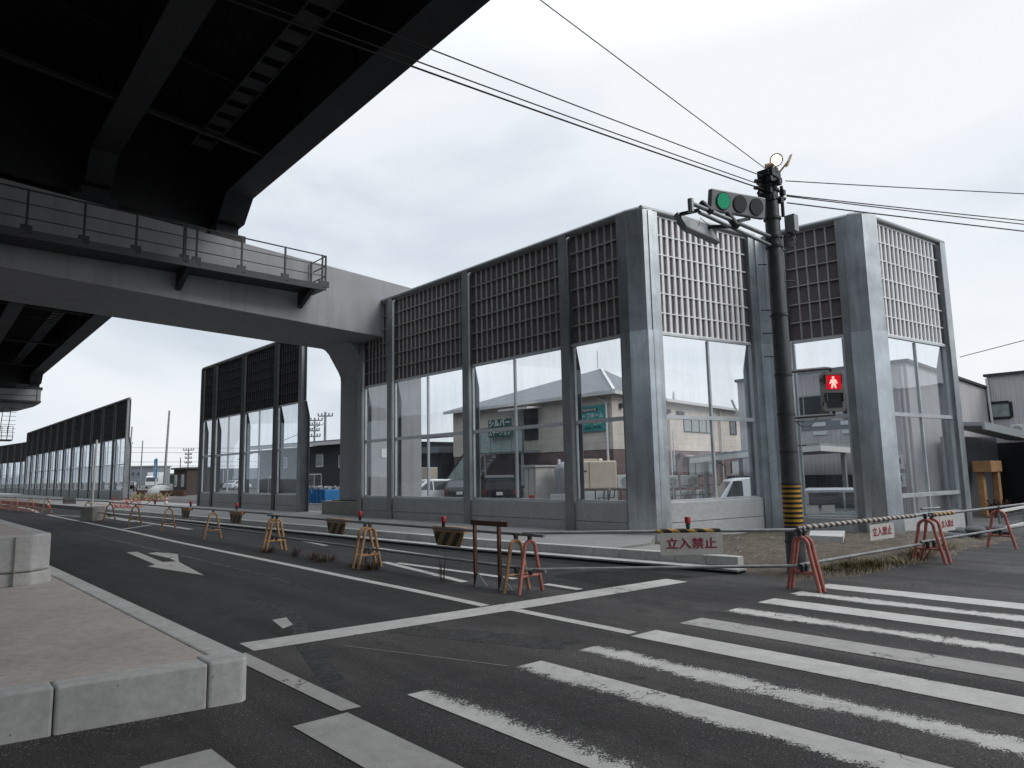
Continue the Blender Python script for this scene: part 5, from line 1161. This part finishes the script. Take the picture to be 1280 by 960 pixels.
    m = MB(); m.box(-h2-.016,-h2,-.165,.165,.72,.88); m.box(h2+.015,h2+.025,-.165,.165,.36,.52); build('number_plate', m, M['white'], root)
    m = MB(); m.box(-h2-.03,-h2+.12,-W/2+.05,W/2-.05,.34,.50); m.box(h2-.1,h2+.012,-W/2+.08,W/2-.08,.26,.40); build('bumper', m, M[paint if kind == 'sedan' else 'darksteel'], root, .03)
    root.location = loc; root.rotation_euler = (0,0,rz); return root
car((25.0,28.3,-.08), .75, 'black minivan parked nose in below the stair, its rear and white plate facing the glass', 'carblack', 4.7,1.75,1.72,'van')
car((25.4,32.3,-.1), .80, 'black car parked between the minivan and the white car', 'carblack', 4.5,1.72,1.55,'hatch')
car((23.4,33.2,-.1), 2.95, 'white car with its nose to the left, left of the black cars behind the glass', 'carwhite', 4.4,1.72,1.58,'hatch')
car((26.9,15.2,-.6), 2.35, 'white light van parked left of the signal pole under the carport', 'carwhite', 4.0,1.68,1.95,'kei')
car((23.7,10.9,-.6), 1.98, 'silver-white estate car parked under the carport right of the signal pole', 'carsilver', 4.7,1.76,1.62,'suv')
o = thing('notice_stand', (21.9,9.9,-.6), 'white notice boards on a rail beside the estate car', 'notice board')
m = MB(); m.bar((20.3,10.6,.30),(23.3,8.0,.36),.05); m.bar((20.3,10.6,-.6),(20.3,10.6,.3),.05); m.bar((23.3,8.0,-.6),(23.3,8.0,.36),.05); build('rail', m, M['galv'], o)
dvec = V((.756,-.655,0))
for s, z, w_, h_ in ((.85,.36,.5,.22),(.7,-.25,1.0,.5),(1.45,.36,.4,.22)):
    c = V((20.3,10.6,0)) + dvec*s; m = MB(); m.prism([c+V((-.03,-.03,z)), c+dvec*w_+V((-.03,-.03,z)), c+dvec*w_+V((-.03,-.03,z+h_)), c+V((-.03,-.03,z+h_))], (-.01,-.01,0)); build('panel', m, M['signboard'], o)
# far vehicles and background
car((31.0,128,-.02), 1.2, 'dark far car left of the white truck', 'carblack', 4.6,1.75,1.6,'hatch'); car((27.4,124,-.02), .9, 'white far car at the end of the third barrier', 'carwhite', 4.6,1.75,1.6,'hatch'); car((42.5,112,-.02), .5, 'white far car before the grey trailer', 'carwhite', 4.6,1.75,1.45,'sedan'); car((40.0,115,-.02), .5, 'black far car before the grey trailer', 'carblack', 4.6,1.75,1.5,'hatch'); car((36.5,120,-.02), 1.5, 'small black far car just right of the white truck', 'carblack', 4.2,1.7,1.5,'hatch')
def truck(c, d, label):
    c = V(c); d = V((*d,0)).normalized(); s = V((-d.y,d.x,0)); o = thing('box_truck', c, label, 'truck')
    def Q(a, t, z): return c + d*a + s*t + V((0,0,z))
    def bx(name, a0,a1,t0,t1,z0,z1, mt, par=o, bv=.03):
        m = MB(); m.hexa([Q(a0,t0,z0),Q(a1,t0,z0),Q(a1,t1,z0),Q(a0,t1,z0),Q(a0,t0,z1),Q(a1,t0,z1),Q(a1,t1,z1),Q(a0,t1,z1)]); return build(name, m, M[mt], par, bv)
    bx('cargo_box',-5.2,.6,-1.15,1.15,.9,3.4,'carwhite'); m = MB()
    pr = [(.75,.5),(2.55,.5),(2.6,1.3),(2.3,2.45),(2.0,2.6),(.75,2.6)]; m.prism([Q(a,-1.05,z) for a, z in pr], s*2.1); build('cab', m, M['carwhite'], o, .05)
    m = MB(); m.prism([Q(2.59,-.95,1.45),Q(2.59,.95,1.45),Q(2.36,.95,2.3),Q(2.36,-.95,2.3)], d*.02); build('windscreen', m, M['dark_glass'], o)
    for t in (-1.06,1.06):
        m = MB(); m.prism([Q(1.2,t,1.4),Q(2.35,t,1.4),Q(2.15,t,2.2),Q(1.2,t,2.2)], s*(.012 if t > 0 else -.012)); build('window', m, M['dark_glass'], o)
        for a in (1.7,-3.6):
            m = MB(); m.tube([Q(a,t*.8,.45),Q(a,t*1.02,.45)], .45, 16); build('wheel', m, M['tyre'], o)
    bx('chassis',-5.1,2.4,-.5,.5,.5,.88,'darksteel'); bx('bumper',2.5,2.68,-1.0,1.0,.4,.75,'sig_back')
truck((44.5,165,-.02), (-.45,-.9), 'white box truck facing the road in the far yard')
m = MB(); m.plan([(42,124),(40.2,118.5),(47.5,116),(49.3,121.5)], .0, 3.4); o = build('freight_container', m, M['far_grey'], bevel=.05); tag(o, 'grey freight container in the far yard beside the blue banner', 'container')
m = MB(); m.box(42.2,42.3,117.4,117.8,.3,3.1); build('door_bar', m, M['trim'], o)
fb = thing('far_building', (70,290,0), 'long low grey industrial building on the horizon between the barriers', 'building')
m = MB(); m.plan([(52,305),(76,283),(84,290),(60,312)], -.6, 6.6); build('wall', m, M['far_grey'], fb)
m = MB(); m.plan([(51.5,305),(76,282.6),(84.4,290),(60,312.5)], 6.6, 7.1); build('roof', m, M['sig_back'], fb)
for k in range(5): framed_window(fb, (66.0+1.5*k,291.9-1.375*k,4.2), (24,-22,0), .9, 1.1, (-22,-24,0), 'dark_glass', 'sig_back', 0)
fb2 = thing('far_building', (88,270,0), 'distant low building with flat roof right of the blue banner', 'building')
m = MB(); m.plan([(84,276),(94,265),(101,271),(91,282)], -.6, 4.6); build('wall', m, M['far_grey'], fb2)
m = MB(); m.plan([(83.7,276),(94,264.6),(101.4,271),(91,282.4)], 4.6, 5.0); build('roof', m, M['darksteel'], fb2)
def upole(x, y, h, r, label, arms=(), lean=0, mat='galv_dull_shade'):
    o = thing('utility_pole', (x,y,0), label, 'utility pole'); m = MB(); m.tube([(x,y,-.5),(x+lean,y,h)], [r,r*.7], 10); build('shaft', m, M[mat], o)
    for z, w_ in arms:
        m = MB(); m.bar((x-w_*.75,y+w_*.65,z),(x+w_*.75,y-w_*.65,z),.12)
        for t in (-1,-.5,.5,1): m.tube([(x+t*w_*.75,y-t*w_*.65,z),(x+t*w_*.75,y-t*w_*.65,z+.3)], .07, 6)
        build('cross_arm', m, M['sig_grey'], o)
upole(36.3,128.5,13.6,.22,'tallest bare grey pole beyond the gap between the barriers', lean=.4)
upole(39.3,165,13.2,.2,'leftmost bare pole beyond the end of the third barrier', ((9.5,.8),), lean=.5)
upole(43.6,172,10.6,.16,'shorter bare pole right of the leftmost one', lean=.2)
upole(36.2,116,6.6,.12,'far pole with stacked cross arms left of the second barrier', ((6.3,.8),(5.6,.5),(5.0,.5),(4.3,.5)))
upole(35.5,117.5,5.2,.10,'small pole beside the one with stacked cross arms')
upole(34.2,69.0,8.0,.13,'utility pole with cross arms above the navy house, left one', ((7.7,.8),(7.2,.5),(6.6,.5),(6.0,.6)))
upole(32.6,63.5,8.1,.16,'utility pole with transformer above the navy house, right one', ((7.7,.7),))
m = MB(); m.tube([(32.6,63.5,7.0),(26.5,70,3.6)], .03, 6); tag(build('overhead_cable', m, M['black']), 'stay cable slanting from the poles above the navy house', 'cable')
for k, (z, lb) in enumerate(((8.2,'highest'),(7.2,'second highest'),(5.2,'third highest'),(4.3,'lowest'))):
    m = MB(); m.tube([(28,170,z+.6),(70,150,z)], .035, 5); tag(build('overhead_cable', m, M['black']), '%s of the far horizontal cables between the barriers' % lb, 'cable')
o = thing('banner', (29.8,108.5,0), 'vertical blue banner on a thin post beside the tallest pole', 'banner')
m = MB(); m.tube([(29.6,108.9,-.5),(29.6,108.9,4.9)], .06, 8); build('post', m, M['galv_dull_shade'], o)
m = MB(); m.box(29.3,29.36,107.2,108.8,1.9,4.3); m.box(29.31,29.35,107.2,108.8,4.32,4.7); build('cloth', m, M['bluesign'], o)
m = MB()
for k, z in enumerate((3.9,3.35,2.8,2.25)): m.box(29.28,29.298,107.75,108.25,z-.2,z+.2)
build('pale_mark', m, M['letter'], o)
m = MB(); pts = []
for k in range(60):
    x = 40 + 5*k; h = 3 + 3.5*mn.noise(V((k*.3,0,0))) + 1.4*mn.noise(V((k*1.1,4,0))); pts.append((x, 420 - 1.1*(x-40), max(1.5,h)))
for a, c in zip(pts[:-1], pts[1:]): m.add([(a[0],a[1],-.6),(c[0],c[1],-.6),c,a,(a[0]+12,a[1]+12,-.6),(c[0]+12,c[1]+12,-.6),(c[0]+6,c[1]+6,c[2]+.3),(a[0]+6,a[1]+6,a[2]+.3)], [(0,1,2,3),(3,2,6,7),(7,6,5,4)])
build('hills', m, M['hill'], kind='structure')
o = thing('roadside_post', (7.2,35.9,0), 'thin white post standing in the far concrete block', 'post')
m = MB(); m.tube([(7.2,35.9,.7),(7.25,35.9,3.6)], .045, 8); build('shaft', m, M['trim'], o)
m = MB(); m.s = True
vs = []; fs = []
for i in range(10):
    for j in range(6): a = 2*PI*i/10; p = PI/2*j/5; f = math.cos(p); vs.append((24.5+1.6*f*math.cos(a)+.15*mn.noise(V((i,j,0))), 88+2.0*f*math.sin(a), -.3+1.5*math.sin(p)+.2*mn.noise(V((i,j,5)))))
for i in range(10):
    for j in range(5): fs.append((i*6+j, ((i+1) % 10)*6+j, ((i+1) % 10)*6+j+1, i*6+j+1))
m.add(vs, fs); tag(build('sheeted_heap', m, M['plastic_sheet']), 'heap under dusty clear sheeting at the foot of the tallest pole', 'covered heap')
# ------------------------------------------------------------------ light, sky, camera
w = bpy.data.worlds.new('World'); SC.world = w; w.use_nodes = True; t = w.node_tree; t.nodes.clear()
out = t.nodes.new('ShaderNodeOutputWorld'); bg = t.nodes.new('ShaderNodeBackground'); bg.inputs[1].default_value = 1.0
sky = t.nodes.new('ShaderNodeTexSky'); sky.sky_type = 'NISHITA'; sky.sun_disc = False
SUN_EL, SUN_AZ = math.radians(38), math.radians(152)          # azimuth clockwise from +Y
sky.sun_elevation = SUN_EL; sky.sun_rotation = SUN_AZ; sky.air_density = 1.2; sky.dust_density = 3
skm = t.nodes.new('ShaderNodeMix'); skm.data_type = 'RGBA'; skm.blend_type = 'MULTIPLY'; skm.inputs[0].default_value = 1; skm.inputs[7].default_value = (.09,.09,.09,1)
t.links.new(sky.outputs[0], skm.inputs[6])
tc = t.nodes.new('ShaderNodeTexCoord'); sep = t.nodes.new('ShaderNodeSeparateXYZ'); t.links.new(tc.outputs['Generated'], sep.inputs[0])
mp = t.nodes.new('ShaderNodeMapping'); mp.inputs['Scale'].default_value = (1,1,2.6); mp.inputs['Location'].default_value = (.3,.1,.0); t.links.new(tc.outputs['Generated'], mp.inputs[0])
nz = t.nodes.new('ShaderNodeTexNoise'); nz.inputs['Scale'].default_value = 2.1; nz.inputs['Detail'].default_value = 9; nz.inputs['Roughness'].default_value = .5; nz.inputs['Distortion'].default_value = .25
t.links.new(mp.outputs[0], nz.inputs['Vector'])
# broad brightening of the overcast towards the hidden sun (right of the picture)
dt = t.nodes.new('ShaderNodeVectorMath'); dt.operation = 'DOT_PRODUCT'; t.links.new(tc.outputs['Generated'], dt.inputs[0])
dt.inputs[1].default_value = V((.80,.28,.53)).normalized()
ad = t.nodes.new('ShaderNodeMath'); ad.operation = 'MULTIPLY_ADD'; t.links.new(dt.outputs['Value'], ad.inputs[0]); ad.inputs[1].default_value = .34; nc = t.nodes.new('ShaderNodeMath'); nc.operation = 'MULTIPLY_ADD'; t.links.new(nz.outputs['Fac'], nc.inputs[0]); nc.inputs[1].default_value = 1.35; nc.inputs[2].default_value = -.155; t.links.new(nc.outputs[0], ad.inputs[2])
rp = t.nodes.new('ShaderNodeValToRGB'); e = rp.color_ramp.elements
e[0].position = .40; e[0].color = (.58,.65,.725,1); e[1].position = .92; e[1].color = (.97,.985,1.02,1)
m1 = e.new(.60); m1.color = (.745,.81,.885,1); m2 = e.new(.74); m2.color = (.89,.935,.99,1)
t.links.new(ad.outputs[0], rp.inputs[0])
mx = t.nodes.new('ShaderNodeMix'); mx.data_type = 'RGBA'; mx.inputs[0].default_value = .93
t.links.new(skm.outputs[2], mx.inputs[6]); t.links.new(rp.outputs[0], mx.inputs[7]); 
zr = t.nodes.new('ShaderNodeMapRange'); zr.inputs[1].default_value = .52; zr.inputs[2].default_value = 1.; zr.inputs[3].default_value = 1.; zr.inputs[4].default_value = 2.7     # overcast: brightest overhead
t.links.new(sep.outputs[2], zr.inputs[0]); vm = t.nodes.new('ShaderNodeVectorMath'); vm.operation = 'SCALE'; t.links.new(mx.outputs[2], vm.inputs[0]); t.links.new(zr.outputs[0], vm.inputs['Scale']); t.links.new(vm.outputs[0], bg.inputs[0]); t.links.new(bg.outputs[0], out.inputs[0])
sd = bpy.data.lights.new('sun', 'SUN'); sd.energy = 1.5; sd.angle = math.radians(25); sd.color = (1,.97,.92)
so = bpy.data.objects.new('sun', sd); COL.objects.link(so)
dirv = V((math.sin(SUN_AZ)*math.cos(SUN_EL), math.cos(SUN_AZ)*math.cos(SUN_EL), math.sin(SUN_EL)))
so.rotation_euler = dirv.to_track_quat('Z', 'Y').to_euler(); so.location = dirv*60
cd = bpy.data.cameras.new('camera'); cam = bpy.data.objects.new('camera', cd); COL.objects.link(cam); SC.camera = cam
cd.sensor_width = 36; cd.lens = 870/1280*36; cd.clip_start = .05; cd.clip_end = 4000
R_ = ((0.7414667135,0.0700106859,0.6673272185),(-0.6706881310,0.1071413744,0.7339605962),(-0.0201132706,-0.9917757961,0.1263970988))
cam.matrix_world = Matrix(((R_[0][0],-R_[0][1],-R_[0][2],0),(R_[1][0],-R_[1][1],-R_[1][2],0),(R_[2][0],-R_[2][1],-R_[2][2],1.75),(0,0,0,1)))
vsn = SC.view_settings; vsn.view_transform = 'Standard'; vsn.look = 'None'; vsn.exposure = 0; vsn.gamma = 1; vsn.use_curve_mapping = False
SC.render.engine = 'CYCLES'; SC.cycles.transparent_max_bounces = 24; SC.cycles.max_bounces = 7; SC.cycles.use_denoising = True
